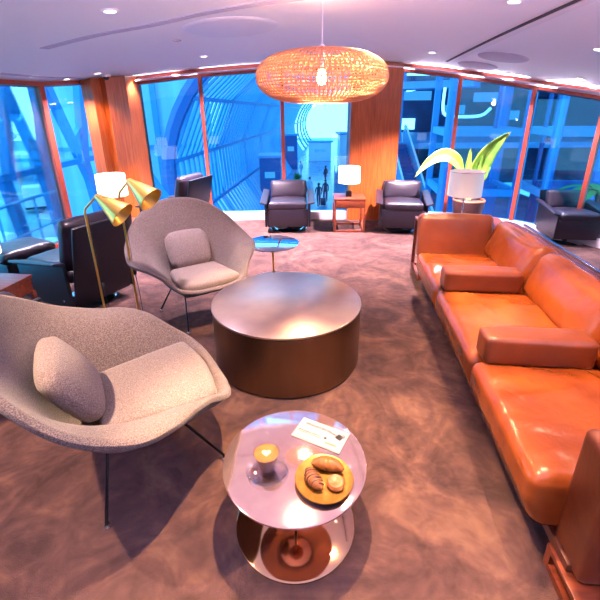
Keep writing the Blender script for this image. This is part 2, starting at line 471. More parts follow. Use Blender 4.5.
def disc_on_ceiling(name, label, cat, x, y, r, m, drop=.02, group=None):
    prof = [(0, -drop), (r*.86, -drop), (r*.97, -drop*.6), (r, 0), (r, .01), (0, .01)]
    o = obj(name, La(prof, 48), m); o.location = (x, y, zc(x)-.004)
    # lies along the slope of the ceiling
    s = (zc(x+.05)-zc(x-.05))/.1; o.rotation_euler = (0, -math.atan(s), 0)
    return tag(o, label, cat, group)
disc_on_ceiling('ceiling_speaker', 'large pale round disc set in the ceiling to one side of the woven pendant', 'ceiling speaker', -.58, 4.0, .42, 'white_paint', .012)
disc_on_ceiling('ceiling_shade_disc', 'darker disc put in for round shade on the ceiling above the potted plant, nearer the windows', 'ceiling disc', 2.42, 6.0, .26, 'ceiling_step', .012)  # darker discs drawn for round patches of shade on the ceiling
disc_on_ceiling('ceiling_shade_disc', 'darker disc put in for round shade on the ceiling beside the long slot, farther from the windows', 'ceiling disc', 2.38, 5.2, .28, 'ceiling_step', .012)

# downlights --------------------------------------------------------
def spot(x, y, z, e, col, cone=100, blend=.6, rad=.03, aim=None):
    l = bpy.data.lights.new('downlight_beam', 'SPOT'); l.energy = e; l.color = col
    l.spot_size = math.radians(cone); l.spot_blend = blend; l.shadow_soft_size = rad
    o = bpy.data.objects.new('downlight_beam', l); COL.objects.link(o); o.location = (x, y, z)
    if aim: o.rotation_euler = (Vector(aim)-Vector((x, y, z))).to_track_quat('-Z', 'Y').to_euler()
    return o
def lamp_fixture(x, y, label, r=.055):
    t = thing('downlight', label, 'ceiling light', (x, y, zc(x)), 0, 'round recessed downlights')
    s = (zc(x+.05)-zc(x-.05))/.1; t.rotation_euler = (0, -math.atan(s), 0)
    obj('rim', La([(r*.72, -.001), (r*.78, -.010), (r, -.006), (r*1.02, .004), (r*.72, .004), (r*.72, -.001)], 32), 'trim', t)
    obj('lens', La([(0, -.004), (r*.74, -.003), (r*.74, .004), (0, .004)], 24), 'lens', t)
    return t
WARM = (1., .62, .34); ROSE = (1., .74, .84); LILAC = (.78, .72, 1.)
DL = [
 (-1.26, 3.12, 'downlight alone in the upper corner, the largest seen over the front tweed chair', 2100, ROSE),
 (-1.17, 5.56, 'small downlight just inside the curved soffit line above the back tweed chair', 430, ROSE),
 (-1.12, 6.58, 'downlight over the glass between the panelled corner column and the first slim mullion', 60, LILAC),
 (-1.84, 6.60, 'downlight by the window head, second out from the panelled corner column', 50, LILAC),
 (-2.40, 6.50, 'downlight by the window head, next to the panelled corner column', 14, LILAC),
 (-3.05, 5.80, 'downlight over the tilted glass wall, nearest the panelled corner column', 40, LILAC),
 (-3.12, 5.20, 'downlight over the tilted glass wall, middle of its row', 40, LILAC),
 (-3.18, 4.65, 'downlight over the tilted glass wall, farthest from the corner column', 40, LILAC),
 (-2.62, 5.78, 'small downlight just in front of the panelled corner column', 16, WARM),
 (1.65, 5.53, 'downlight beside the tip of the long dark ceiling slot', 330, ROSE),
 (2.73, 4.08, 'downlight at the ceiling edge above the orange sofa', 150, ROSE),
 (2.90, 6.10, 'downlight over the window mullion beside the big leaf plant', 70, LILAC),
 (3.35, 5.85, 'downlight over the pane beyond the leaf plant, middle of its row', 60, LILAC),
 (3.42, 5.33, 'downlight farthest along the ceiling towards the far corner armchair', 60, LILAC),
 (3.75, 5.55, 'downlight tight against the window head near the far corner armchair', 50, LILAC),
]
for x, y, lab, e, c in DL:
    lamp_fixture(x, y, lab); spot(x, y, zc(x)-.03, e*(7 if y > 4.5 else .15), c, 105 if y > 4.5 else 76, .8, .03)
# lamps further back in the same ceiling
BACKL = [
 (-1.70, 1.08, 'downlight in the ceiling behind the front tweed chair', 560, (1., .64, .40), .012, 92),
 (.06, 1.36, 'downlight in the ceiling straight above the small round metal table', 800, WARM, .012, 54),
 (1.12, 1.75, 'downlight in the ceiling above the front edge of the orange sofa', 450, WARM, .015, 64),
 (.42, 2.95, 'downlight in the ceiling between the drum table and the sofa', 800, WARM, .015, 84),
 (1.46, 3.15, 'downlight at the top edge of the picture between pendant and slot', 260, WARM, .02, 84),
]
for x, y, lab, e, c, rad, cn in BACKL:
    lamp_fixture(x, y, lab); spot(x, y, zc(x)-.03, e, c, cn, .55, rad)
# tall unseen uplighters, added behind the camera as fill light off the ceiling
def fill_uplighter(label, x, y, e, col, aim):
    t = thing('fill_uplighter', label, 'floor lamp', (x, y, 0), 0)
    obj('base', La([(0, 0), (.14, 0), (.14, .02), (.02, .03), (0, .03)], 32), 'chrome', t)
    obj('pole', T([(0, 0, .02), (0, 0, 1.3)], .012), 'chrome', t)
    obj('bowl', La([(.02, 1.28), (.10, 1.32), (.15, 1.38), (.145, 1.38), (.09, 1.33), (0, 1.31)], 32), 'trim', t)
    l = bpy.data.lights.new('fill_uplight', 'SPOT'); l.energy = e; l.color = col; l.spot_size = math.radians(112); l.spot_blend = .9; l.shadow_soft_size = .04
    o = bpy.data.objects.new('fill_uplight', l); COL.objects.link(o); o.location = (x, y, 1.42)
    o.rotation_euler = (Vector(aim)-Vector((x, y, 1.42))).to_track_quat('-Z', 'Y').to_euler()
for lab, x, y in (('chrome fill lamp added behind the viewer near the back wall, window side', -2.6, -1.9), ('chrome fill lamp added behind the viewer in the middle of the back wall', .4, -1.6), ('chrome fill lamp added behind the viewer near the back wall, sofa side', 3.6, -.9)):
    fill_uplighter(lab, x, y, 2150, (.70, .64, 1.), (x*.8, y+1.0, 3.1))
# small dome camera and sensor
t = thing('security_camera', 'small white dome camera at the top of the panelled corner column', 'security camera', (-2.62, 6.02, zc(-2.62)))
obj('base', La([(0, 0), (.06, 0), (.06, -.02), (.05, -.03), (0, -.03)], 24), 'trim', t)
obj('dome', La([(.042, -.03), (.038, -.05), (.022, -.066), (0, -.07)], 24), 'darkfoot', t)
t = thing('ceiling_sensor', 'tiny dark sensor on the ceiling below the curved recess', 'sensor', (-1.17, 4.37, zc(-1.17)))
obj('base', La([(0, .0), (.045, 0), (.04, -.01), (0, -.012)], 24), 'ceiling_step', t)

# ------------------------------------------------------------------ womb style lounge chairs
def catmull(P, n_per, closed):
    out = []; N = len(P)
    for i in range(N if closed else N-1):
        g = (lambda k: P[k % N]) if closed else (lambda k: P[max(0, min(N-1, k))])
        p0, p1, p2, p3 = g(i-1), g(i), g(i+1), g(i+2)
        for k in range(n_per):
            t = k/n_per
            out.append(.5*((2*p1)+(-p0+p2)*t+(2*p0-5*p1+4*p2-p3)*t*t+(-p0+3*p1-3*p2+p3)*t**3))
    if not closed: out.append(P[-1])
    return out
SEC = [  # seat edge, wall, rim at headings round from the front
 ((.27, .00, .300), (.38, .00, .350), (.460, .00, .385)),
 ((.27, .11, .300), (.38, .15, .352), (.455, .165, .390)),
 ((.25, .19, .303), (.35, .26, .368), (.415, .295, .418)),
 ((.20, .235, .307), (.25, .32, .425), (.315, .375, .492)),
 ((.13, .26, .312), (.155, .385, .500), (.215, .475, .560)),
 ((.06, .275, .316), (.055, .42, .535), (.105, .555, .588)),
 ((-.02, .28, .320), (-.04, .43, .555), (-.03, .580, .606)),
 ((-.12, .25, .330), (-.19, .40, .590), (-.22, .545, .690)),
 ((-.20, .18, .340), (-.32, .33, .650), (-.385, .425, .835)),
 ((-.24, .09, .350), (-.38, .18, .680), (-.475, .235, .945)),
 ((-.25, .00, .350), (-.40, .00, .690), (-.505, .00, .980)),
]
def womb_shell():
    secs = [tuple(Vector(p) for p in s) for s in SEC]
    mir = [tuple(Vector((p.x, -p.y, p.z)) for p in s) for s in secs[1:-1]][::-1]
    secs = secs+mir
    c0 = Vector((.02, 0, .285))
    cols = [catmull([s[k] for s in secs], 6, True) for k in range(3)]
    N = len(cols[0]); bm = bmesh.new()
    ctr = bm.verts.new(c0); grid = []
    for i in range(N):
        p1, p2, p3 = cols[0][i], cols[1][i], cols[2][i]
        roll = p3+(p3-p2).normalized()*.012+Vector((0, 0, -.012))
        line = catmull([c0.lerp(p1, .5)-Vector((0, 0, .002)), p1, p2, p3, roll], 5, False)
        grid.append([bm.verts.new(v) for v in line])
    m_ = len(grid[0])
    for i in range(N):
        A, C = grid[i], grid[(i+1) % N]
        bm.faces.new((ctr, A[0], C[0]))
        for k in range(m_-1): bm.faces.new((A[k], A[k+1], C[k+1], C[k]))
    return bm
def make_womb(label, loc, rz):
    t = thing('lounge_chair', label, 'lounge chair', loc, rz)
    s = obj('shell', womb_shell(), 'tweed', t, angle=180)
    md = s.modifiers.new('thick', 'SOLIDIFY'); md.thickness = .034; md.offset = 0
    md = s.modifiers.new('round', 'BEVEL'); md.width = .014; md.segments = 3; md.limit_method = 'ANGLE'; md.angle_limit = math.radians(50)
    # seat cushion: rounded, wider at the front, a little domed
    def tp(q, p):
        q.y *= 1+.10*p.x; q.x += -.04*(p.y**2)*(1 if p.x > 0 else 0); return q
    def tq(q, p):
        q.y *= 1-.13*abs(p.z)**3; q.z *= 1-.12*abs(p.y)**3; q.x *= 1-.25*max(abs(p.y), abs(p.z))**4; return q
    obj('seat_cushion', cushion((.275, .26, .045), .04, (0, 0, .022), 0, 1, 14, TR(.15, 0, .395) @ RY(math.radians(-3)), tp), 'tweed_c', t, angle=180)
    obj('back_cushion', cushion((.05, .215, .185), .045, (.035, 0, 0), 0, 2, 16, TR(-.20, 0, .575) @ RY(math.radians(-30)), tq), 'tweed_c', t, angle=180)
    for px, py, qx, qy in ((.39, .26, .20, .20), (.39, -.26, .20, -.20), (-.18, .34, -.11, .19), (-.18, -.34, -.11, -.19)):
        l = obj('leg', T([(qx, qy, .315), (px, py, .028), (px*1.01, py*1.01, .012)], .008, 10), 'steel_black', t)
        g = obj('glide', La([(0, 0), (.016, 0), (.018, .006), (.012, .016), (0, .018)], 20, (px*1.01, py*1.01, 0)), 'chrome', l)
    for x in (.20, -.14):
        y0 = .22 if x > 0 else .17
        pts = [(x, -y0, .30), (x, -y0*.92, .262), (x, -y0*.7, .248), (x, 0, .245), (x, y0*.7, .248), (x, y0*.92, .262), (x, y0, .30)]
        obj('frame_rod', T(catmull([Vector(p) for p in pts], 4, False), .008, 10), 'steel_black', t)
    return t
make_womb('greige tweed shell lounge chair in front, turned towards the small round metal table', (-.905, 1.67, 0), math.radians(31)).scale = (1.03, 1.03, 1.03)
make_womb('pale tweed shell lounge chair behind the drum table, facing it with a square back cushion', (-.945, 3.42, 0), math.radians(-57)).scale = (.95, .95, .97)

# ------------------------------------------------------------------ black leather swivel armchairs
def make_armchair(label, loc, rz, high=False, group=None):
    """faces local +X; side shells with winged armrests"""
    t = thing('swivel_armchair', label, 'armchair', loc, rz, group)
    W, D = .76, .74
    for s in (1, -1):
        pl = [(-.36, .10), (.36, .10), (.37, .44), (.30, .47), (-.30, .53), (-.36, .52)]
        a = obj('side_panel', extrude_poly(pl, .03, TR(0, s*(W/2-.05), 0)), 'blk_shell', t, smooth=False)
        obj('armrest', cushion((.36, .055, .016), .014, (0, 0, .004), 0, 1, 6, TR(.02, s*(W/2-.02), .505) @ RY(math.radians(6.5)) @ RX(math.radians(s*14))), 'blk', a)
        for x in (-.26, .24): obj('bolt', La([(0, .006), (.009, .005), (.011, 0), (0, 0)], 12, (x, s*(W/2-.034), .18), Vector((0, s, 0))), 'chrome', a)
    H = .92 if high else .72
    a = math.radians(14 if high else 17)
    bk = cushion((.018, .30, (H-.12)/2), .016, (0, 0, 0), 0, 1, 8, TR(-.33, 0, .10) @ RY(-a) @ TR(0, 0, (H-.12)/2))
    obj('back_shell', bk, 'blk_shell', t)
    obj('front_panel', B((.335, 0, .235), (.03, W-.14, .27), bev=.008), 'blk', t)
    obj('seat_cushion', cushion((.335, .29, .065), .05, (0, 0, .022), .006, 3, 14, TR(.02, 0, .40) @ RY(math.radians(-3))), 'blk', t, angle=180)
    hh = (H-.42)/2
    obj('back_cushion', cushion((.06, .285, hh), .05, (.03, 0, 0), .008, 5, 14, TR(-.225, 0, .42) @ RY(-a) @ TR(0, 0, hh)), 'blk', t, angle=180)
    obj('swivel_base', La([(0, 0), (.29, 0), (.30, .008), (.28, .018), (.06, .03), (.045, .05), (.045, .11), (0, .11)], 40), 'chrome', t)
    return t
G = 'black leather swivel armchairs'
make_armchair('black leather armchair beside the small wooden table, in front of the wood pillar', (-.18, 6.28, 0), math.radians(-90), group=G)
make_armchair('black leather armchair between wood pillar and leaf plant, turned towards the sofa', (1.60, 6.14, 0), math.radians(-100), group=G)
make_armchair('black leather armchair in the far corner beyond the orange sofa', (3.80, 5.48, 0), math.radians(-98), group=G).scale = (.9, .9, .94)
make_armchair('high backed black armchair seen from behind next to the brass floor lamps', (-2.18, 3.66, 0), math.radians(152), True, group=G)
make_armchair('high backed black armchair showing above the back tweed chair', (-1.90, 6.00, 0), math.radians(160), True, group=G)
make_armchair('black armchair of which a dark corner shows behind the front tweed chair', (-2.20, 2.12, 0), math.radians(166), group=G)

t = thing('ottoman', 'low black leather footstool in front of the high backed armchair by the window', 'footstool', (-2.98, 4.02, 0), math.radians(152))
obj('body', cushion((.24, .26, .10), .02, (0, 0, 0), 0, 1, 6, TR(0, 0, .26)), 'blk_shell', t)
obj('seat_cushion', cushion((.25, .27, .05), .045, (0, 0, .02), .006, 8, 12, TR(0, 0, .41)), 'blk', t, angle=180)
obj('swivel_base', La([(0, 0), (.22, 0), (.22, .012), (.05, .025), (.04, .16), (0, .16)], 32), 'chrome', t)

# ------------------------------------------------------------------ wooden side tables with drawer
def make_side_table(label, loc, rz, w=.48, h=.52, m='wood'):
    t = thing('side_table', label, 'side table', loc, rz, 'wooden side tables')
    obj('tabletop', B((0, 0, h-.012), (w, w, .024), bev=.003), m, t)
    obj('apron', B((0, 0, h-.085), (w-.02, w-.02, .12), bev=.002), m, t)
    d = obj('drawer', B((0, -w/2+.004, h-.085), (w-.07, .02, .098), bev=.003), m, t)
    obj('knob', La([(0, .02), (.010, .018), (.010, .010), (.005, .004), (.005, 0), (0, 0)], 14, (0, -w/2-.006, h-.06), Vector((0, -1, 0))), 'chrome', d)
    for sx in (1, -1):
        for sy in (1, -1): obj('leg', B((sx*(w/2-.018), sy*(w/2-.018), (h-.14)/2), (.034, .034, h-.14), bev=.002), m, t)
    for sy in (1, -1):
        obj('stretcher', B((0, sy*(w/2-.018), .018), (w-.07, .03, .032), bev=.002), m, t)
        obj('stretcher', B((sy*(w/2-.018), 0, .018), (.03, w-.07, .032), bev=.002), m, t)
    return t
make_side_table('reddish wood side table with drawer beside the wood pillar, carrying a lit lamp', (.77, 6.18, 0), math.radians(-2))
make_side_table('wooden side table at the picture edge next to the black footstool chair', (-2.52, 2.88, 0), math.radians(-8), .50, .50)
make_side_table('dark side table half hidden between brass lamps and panelled corner column', (-2.28, 4.80, 0), math.radians(-12), .48, .50, 'wood_dark')
make_side_table('wooden side table past the far corner armchair at the picture edge', (4.24, 4.70, 0), math.radians(-25), .46, .50)

def make_table_lamp(label, loc, r=.17, sh=.25, st=.20, lit=True, base='blk'):
    t = thing('table_lamp', label, 'table lamp', loc, 0, 'white drum shade table lamps')
    if base == 'blk':
        obj('base', B((0, 0, .045), (.085, .085, .09), bev=.004), 'blk_shell', t)
        obj('stem', T([(0, 0, .088), (0, 0, st+.06)], .011), 'brass', t)
    else:
        obj('base', La([(0, 0), (.085, 0), (.085, .008), (.02, .014), (0, .014)], 32), 'chrome', t)
        obj('stem', T([(0, 0, .01), (0, 0, st+.06)], .009), 'chrome', t)
    bm = bmesh.new(); lathe(bm, [(r, st), (r*.98, st+sh)], 48)
    lathe(bm, [(r*.975, st+.002), (r*.955, st+sh-.002)], 48)
    for f in bm.faces: pass
    s = obj('lamp_shade', bm, 'shade' if lit else 'shade_dim', t)
    obj('shade_ring', T([(math.cos(a)*r*.98, math.sin(a)*r*.98, st+sh-.004) for a in [2*PI*k/32 for k in range(32)]], .003, 6, True), 'chrome', s)
    bm = bmesh.new(); tube(bm, [(-r*.97, 0, st+sh-.02), (r*.97, 0, st+sh-.02)], .003, 6); tube(bm, [(0, 0, st+.04), (0, 0, st+sh-.02)], .004, 6)
    obj('spider', bm, 'chrome', t)
    if lit: obj('bulb', La([(0, st+.05), (.02, st+.06), (.028, st+.09), (.02, st+.12), (0, st+.13)], 20), 'lens', t)
    return t
make_table_lamp('lit white drum lamp on the reddish table beside the wood pillar', (.76, 6.15, .52), .165, .24, .21)
make_table_lamp('lit white drum lamp cut by the picture edge, on the wooden side table', (-2.47, 2.90, .50), .15, .26, .24)
make_table_lamp('lit white drum lamp in front of the panelled corner column behind the brass lamps', (-2.20, 4.72, .50), .165, .25, .34)
make_table_lamp('unlit white drum lamp on chrome stem at the sofa end, before the potted plant', (1.83, 4.42, .605), .18, .265, .26, False, 'chrome')
# lamps deeper in the lounge whose glow the windows mirror
for lab, x, y, z in (('lit white drum lamp on a table behind the viewer, by the side wall', 2.9, -1.6, .50), ('lit white drum lamp on a table behind the viewer, near the back wall', .9, -2.3, .50),
                     ('lit white drum lamp on a table behind the viewer, beside the window wall', -2.6, -.9, .50)):
    make_side_table('wooden side table '+lab.split('on a table ')[1]+', under a lamp', (x, y, 0), 0, .46, .50)
    make_table_lamp(lab, (x, y, z), .17, .25, .22)

# ------------------------------------------------------------------ drum table and small tables
t = thing('drum_table', 'big round bronze drum coffee table with brushed sides in the middle', 'coffee table', (-.10, 2.64, 0))
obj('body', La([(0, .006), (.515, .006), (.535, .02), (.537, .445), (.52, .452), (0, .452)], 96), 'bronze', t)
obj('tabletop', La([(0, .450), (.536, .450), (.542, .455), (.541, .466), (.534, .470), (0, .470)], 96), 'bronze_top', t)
t = thing('round_table', 'small round rose metal table with polished lower disc, holding coffee and pastries', 'side table', (-.03, 1.29, 0))
obj('tabletop', La([(0, .358), (.297, .358), (.302, .361), (.302, .368), (.297, .371), (0, .371)], 96), 'rose', t)
obj('stem', T([(0, 0, .02), (0, 0, .36)], .009, 16), 'steel_black', t)
obj('base', La([(0, 0), (.264, 0), (.268, .004), (.268, .012), (.262, .016), (0, .016)], 96), 'rose_base', t)
t = thing('round_table', 'small round mirror topped table on a brass stem behind the drum table', 'side table', (-.29, 4.06, 0))
obj('tabletop', La([(0, .436), (.278, .436), (.282, .440), (.282, .447), (.276, .450), (0, .450)], 80), 'mirror', t)
obj('stem', T([(0, 0, .02), (0, 0, .438)], .011, 16), 'brass', t)
obj('base', La([(0, 0), (.262, 0), (.265, .004), (.265, .012), (.26, .015), (0, .015)], 80), 'mirror', t)

TZ = .371
# coffee
sa = obj('saucer', La([(0, .002), (.04, .002), (.075, .010), (.086, .016), (.084, .019), (.072, .013), (.038, .006), (0, .006)], 48), 'clear'); sa.location = (-.142, 1.232, TZ)
tag(sa, 'clear glass saucer under the glass of latte on the rose metal table', 'saucer')
t = thing('coffee_glass', 'clear glass of latte with a heart of foam, standing on the glass saucer', 'cup', (-.142, 1.232, TZ+.007)); t.scale = (1.22, 1.22, 1.18)
obj('glass_wall', La([(0, 0), (.024, 0), (.027, .010), (.033, .055), (.044, .082), (.0415, .082), (.031, .056), (.024, .012), (0, .008)], 48), 'clear', t)
obj('coffee', La([(0, .010), (.0225, .0125), (.0295, .056), (.038, .074), (0, .074)], 40), 'coffee', t)
obj('crema', La([(0, .0745), (.0395, .0745), (.0400, .0762), (0, .0768)], 40), 'crema', t)
bm = bmesh.new(); hp = []
for k in range(32):
    a = 2*PI*k/32; hp.append((.00095*16*math.sin(a)**3, .00095*(13*math.cos(a)-5*math.cos(2*a)-2*math.cos(3*a)-math.cos(4*a))))
prism(bm, hp, .0766, .0776); obj('foam_heart', bm, 'foam', t, smooth=False)
# plate
t = thing('pastry_plate', 'round gold plate with dark underside on the rose metal table', 'plate', (.088, 1.175, TZ))
obj('plate_foot', La([(0, 0), (.075, 0), (.102, .012), (.108, .018), (0, .018)], 56), 'darkfoot', t)
obj('plate_top', La([(0, .018), (.108, .018), (.116, .026), (.114, .029), (.100, .0235), (0, .0225)], 56), 'gold', t)
PZ = TZ+.0225
def crescent(L, R, bend, ridges, hgt=.9):
    bm = bmesh.new(); n = 26; pts = []; rad = []
    for i in range(n+1):
        u = i/n*2-1
        pts.append(Vector((L*u, bend*(u*u), 0))); rr = R*max(.10, (1-abs(u)**2.2))**.62
        rad.append(rr*(1+.10*abs(math.sin(ridges*u*PI/2))))
    tube(bm, pts, rad, 20)
    for v in bm.verts: v.co.z *= hgt; v.co += Vector((noise.noise(v.co*60), noise.noise(v.co*60+Vector((5, 5, 5))), 0))*.0018
    zz = min(v.co.z for v in bm.verts)
    for v in bm.verts: v.co.z -= zz
    return bm
c = obj('croissant', crescent(.056, .0245, -.016, 6), 'pastry'); c.location = (.106, 1.224, PZ); c.rotation_euler = (0, 0, math.radians(-14)); c.scale = (1.15, 1.15, 1.1)
tag(c, 'plain golden crescent pastry at the far side of the gold plate', 'pastry')
c = obj('chocolate_croissant', crescent(.046, .0225, .008, 5), 'pastry'); c.location = (.044, 1.154, PZ); c.rotation_euler = (0, 0, math.radians(-62)); c.scale = (1.15, 1.15, 1.1)
tag(c, 'pastry striped with dark chocolate drizzle on the gold plate', 'pastry')
bm = bmesh.new()
for k in range(7):
    x = -.034+k*.0115; r_ = .0225*max(.1, 1-abs(x/.046)**2.2)**.62*1.06
    pts = [(x+.004*math.sin(a*2), r_*math.cos(a)+.008*(x/.046)**2, .0205+r_*.92*math.sin(a)) for a in [PI*j/10 for j in range(11)]]
    tube(bm, pts, .0027, 6)
obj('drizzle', bm, 'choc', c)
c = obj('danish', La([(0, .006), (.022, .0), (.031, .006), (.033, .016), (.027, .026), (.018, .0265), (.012, .022), (0, .0205)], 36), 'pastry2'); c.location = (.130, 1.142, PZ); c.scale = (1.08, 1.08, 1)
for v in c.data.vertices: v.co += Vector((noise.noise(v.co*50), noise.noise(v.co*50+Vector((3, 1, 2))), .5*noise.noise(v.co*70)))*.003
for v in c.data.vertices: v.co.z = max(v.co.z, 0)
tag(c, 'round glazed bun with a sugary top on the gold plate', 'pastry')
# folded card
t = thing('folded_card', 'white printed folded card lying behind the gold plate', 'leaflet', (.086, 1.425, TZ), math.radians(-28))
obj('page', B((0, 0, .0015), (.235, .125, .003), bev=.0008), 'paper', t)
obj('page', B((.002, .001, .0045), (.233, .123, .0025), rot=Matrix.Rotation(math.radians(.3), 3, 'X'), bev=.0008), 'paper', t)
def flat(x, y, w, d, m, rz=0, z=.0063): return obj('print', B((x, y, z), (w, d, .0006), rot=Matrix.Rotation(rz, 3, 'Z')), m, t, smooth=False)
flat(-.025, .034, .130, .013, 'print_grey'); flat(.055, .026, .05, .011, 'print_grey', -.2); flat(.085, .020, .03, .03, 'print_dark', -.3); flat(.10, .032, .016, .02, 'print_grey', .2)
for k in range(9): flat(-.098+k*.0125, -.012, .009, .0035 if k % 3 else .006, 'print_dark')
flat(-.045, -.022, .12, .002, 'print_dark'); flat(.03, -.012, .012, .012, 'print_dark', .5); flat(.065, -.034, .055, .012, 'print_pink')

# ------------------------------------------------------------------ brass floor lamps
def make_floor_lamp(label, loc, rz, h, cord=True):
    """shade leans towards local +X"""
    t = thing('floor_lamp', label, 'floor lamp', loc, rz, 'brass cone floor lamps')
    obj('base', La([(0, 0), (.12, 0), (.122, .006), (.115, .014), (.02, .02), (0, .02)], 40), 'brass', t)
    pole = [Vector((0, 0, .015)), Vector((0, 0, h*.5)), Vector((0, 0, h-.03)), Vector((.012, 0, h)), Vector((.11, 0, h+.085)), Vector((.125, 0, h+.085))]
    obj('pole', T(pole, .0085, 12), 'brass', t)
    ax = Vector((.70, 0, -.50)).normalized()
    apex = Vector((.125, 0, h+.098))
    prof = [(.010, -.004), (.016, 0), (.098, .235), (.102, .235), (.020, 0), (.012, -.008), (.010, -.004)]
    s = obj('lamp_shade', La(prof, 48, apex, ax), 'brass', t)
    obj('bulb', La([(0, .05), (.018, .07), (.025, .10), (.018, .13), (0, .14)], 20, apex, ax), 'trim', s)
    obj('joint', La([(0, -.012), (.011, -.010), (.013, 0), (.011, .010), (0, .012)], 16, (.118, 0, h+.088), Vector((0, 1, 0))), 'brass', t)
    if cord:
        obj('cord', T([(.012, .01, h-.1), (.016, .01, h*.5), (.03, .015, .30), (.028, .02, .12), (.05, .03, .012)], .003, 6), 'rubber', t)
        obj('switch', cushion((.012, .010, .022), .006, (0, 0, 0), 0, 1, 3, TR(.018, .012, h*.42)), 'rubber', t)
    return t
make_floor_lamp('brass cone floor lamp nearer the high backed black armchair', (-1.60, 2.93, 0), math.radians(-12), 1.09)
make_floor_lamp('brass cone floor lamp whose shade meets the back tweed chair', (-1.42, 3.14, 0), math.radians(-22), 1.17)

# ------------------------------------------------------------------ pendant
t = thing('pendant_lamp', 'glowing woven saucer pendant hanging over the drum table', 'pendant lamp', (.155, 2.92, 1.96))
R0, H0 = .435, .155
def prof_pt(u):   # u -1 bottom .. 1 top
    a = u*PI/2*.86
    return R0*(.35+.65*abs(math.cos(a))**.62) if False else R0*math.cos(a)**.60, H0*math.sin(a)/math.sin(PI/2*.86)
bm = bmesh.new()
NV = 176
for k in range(NV):   # woven upright cords, slightly slanted
    a0 = 2*PI*k/NV
    pts = []
    for i in range(15):
        u = i/14*2-1; r, z = prof_pt(u); a = a0+.10*u*(1 if k % 2 else -1)
        pts.append((r*math.cos(a), r*math.sin(a), z))
    tube(bm, pts, .0034, 4, caps=False)
obj('woven_cords', bm, 'wicker', t)
bm = bmesh.new()
for i in range(23):
    u = i/22*2-1; r, z = prof_pt(u*.99)
    tube(bm, [(r*math.cos(2*PI*k/72)*.995, r*math.sin(2*PI*k/72)*.995, z) for k in range(72)], .0034, 4, True)
obj('woven_rings', bm, 'wicker', t)
obj('bulb', La([(0, -.05), (.03, -.035), (.040, 0), (.03, .035), (.012, .05), (0, .05)], 24), 'bulb', t)
obj('socket', T([(0, 0, .045), (0, 0, .19)], .018), 'white_paint', t)
obj('cord', T([(0, 0, .185), (0, 0, zc(.155)-1.96+.005)], .0025, 6), 'white_paint', t)
obj('canopy', La([(0, zc(.155)-1.96), (.05, zc(.155)-1.96), (.045, zc(.155)-1.99), (.01, zc(.155)-2.0), (0, zc(.155)-2.0)], 24), 'white_paint', t)
bm = bmesh.new()
for a in (0, PI/2): tube(bm, [(-R0*.30*math.cos(a), -R0*.30*math.sin(a), H0*.97), (0, 0, .16), (R0*.30*math.cos(a), R0*.30*math.sin(a), H0*.97)], .003, 6)
obj('hanger', bm, 'chrome', t)
l = bpy.data.lights.new('pendant_glow', 'POINT'); l.energy = 60; l.color = (1., .55, .28); l.shadow_soft_size = .05
o = bpy.data.objects.new('pendant_glow', l); COL.objects.link(o); o.location = (.155, 2.92, 1.89)

# ------------------------------------------------------------------ the sofa
ang = math.radians(-6.2)
sofa = thing('sofa', 'long cognac orange leather sofa with bolster arms along the side', 'sofa', (.885, 1.03, 0), ang)
# local: +Y runs away along the sofa, +X is depth towards the backrest
seats = [(.10, .93), (.93, 1.90), (1.90, 2.80)]
for k, (a, b) in enumerate(seats):
    c = (a+b)/2; hy = (b-a)/2-.004
    def tp(q, p):
        if p.x < -.5 and p.z < 0: q.x += (.05*(-p.z))
        return q
    obj('seat_cushion', cushion((.44, hy, .135), .055, (.0, .0, .03), .016, 11+k*4, 30, TR(.43, c, .285), tp), 'leather', sofa, angle=180)
for k, (a, b) in enumerate([(.10, .98), (.98, 1.93), (1.93, 2.86)]):
    c = (a+b)/2; hy = (b-a)/2-.004
    obj('back_cushion', cushion((.115, hy, .195), .085, (.035, 0, .02), .007, 31+k*5, 24, TR(.785, c, .555) @ RY(math.radians(20))), 'leather', sofa, angle=180)
for c in (.93, 1.90):
    obj('bolster', cushion((.29, .085, .085), .030, (0, .006, .006), .003, int(c*10), 16, TR(.325, c, .512)), 'leather_shaded', sofa, angle=180)
obj('arm', cushion((.36, .085, .225), .055, (0, .02, .012), .010, 61, 22, TR(.36, 2.90, .555) @ RX(math.radians(-10))), 'leather_shaded', sofa, angle=180)
obj('arm', cushion((.40, .10, .285), .030, (0, .012, .006), .004, 71, 22, TR(.53, .03, .395)), 'leather_shaded', sofa, angle=180)
obj('back_support', B((.965, 1.46, .42), (.05, 2.85, .52), rot=Matrix.Rotation(math.radians(8), 3, 'Y'), bev=.012), 'leather_shaded', sofa)
obj('back_rail', B((1.02, 1.46, .69), (.022, 2.9, .016), bev=.003), 'chrome', sofa)
bm = bmesh.new()
for x in (.14, .86): box(bm, (x, 1.43, .125), (.05, 2.9, .045), bev=.003)
for y in (.05, .93, 1.90, 2.78): box(bm, (.5, y, .125), (.75, .045, .045), bev=.003)
obj('frame', bm, 'wood_dark', sofa, smooth=False)
for y in (.93, 1.90, 2.78):
    for x in (.14, .86): obj('leg', B((x, y, .052), (.045, .045, .104), bev=.003), 'wood_dark', sofa, smooth=False)
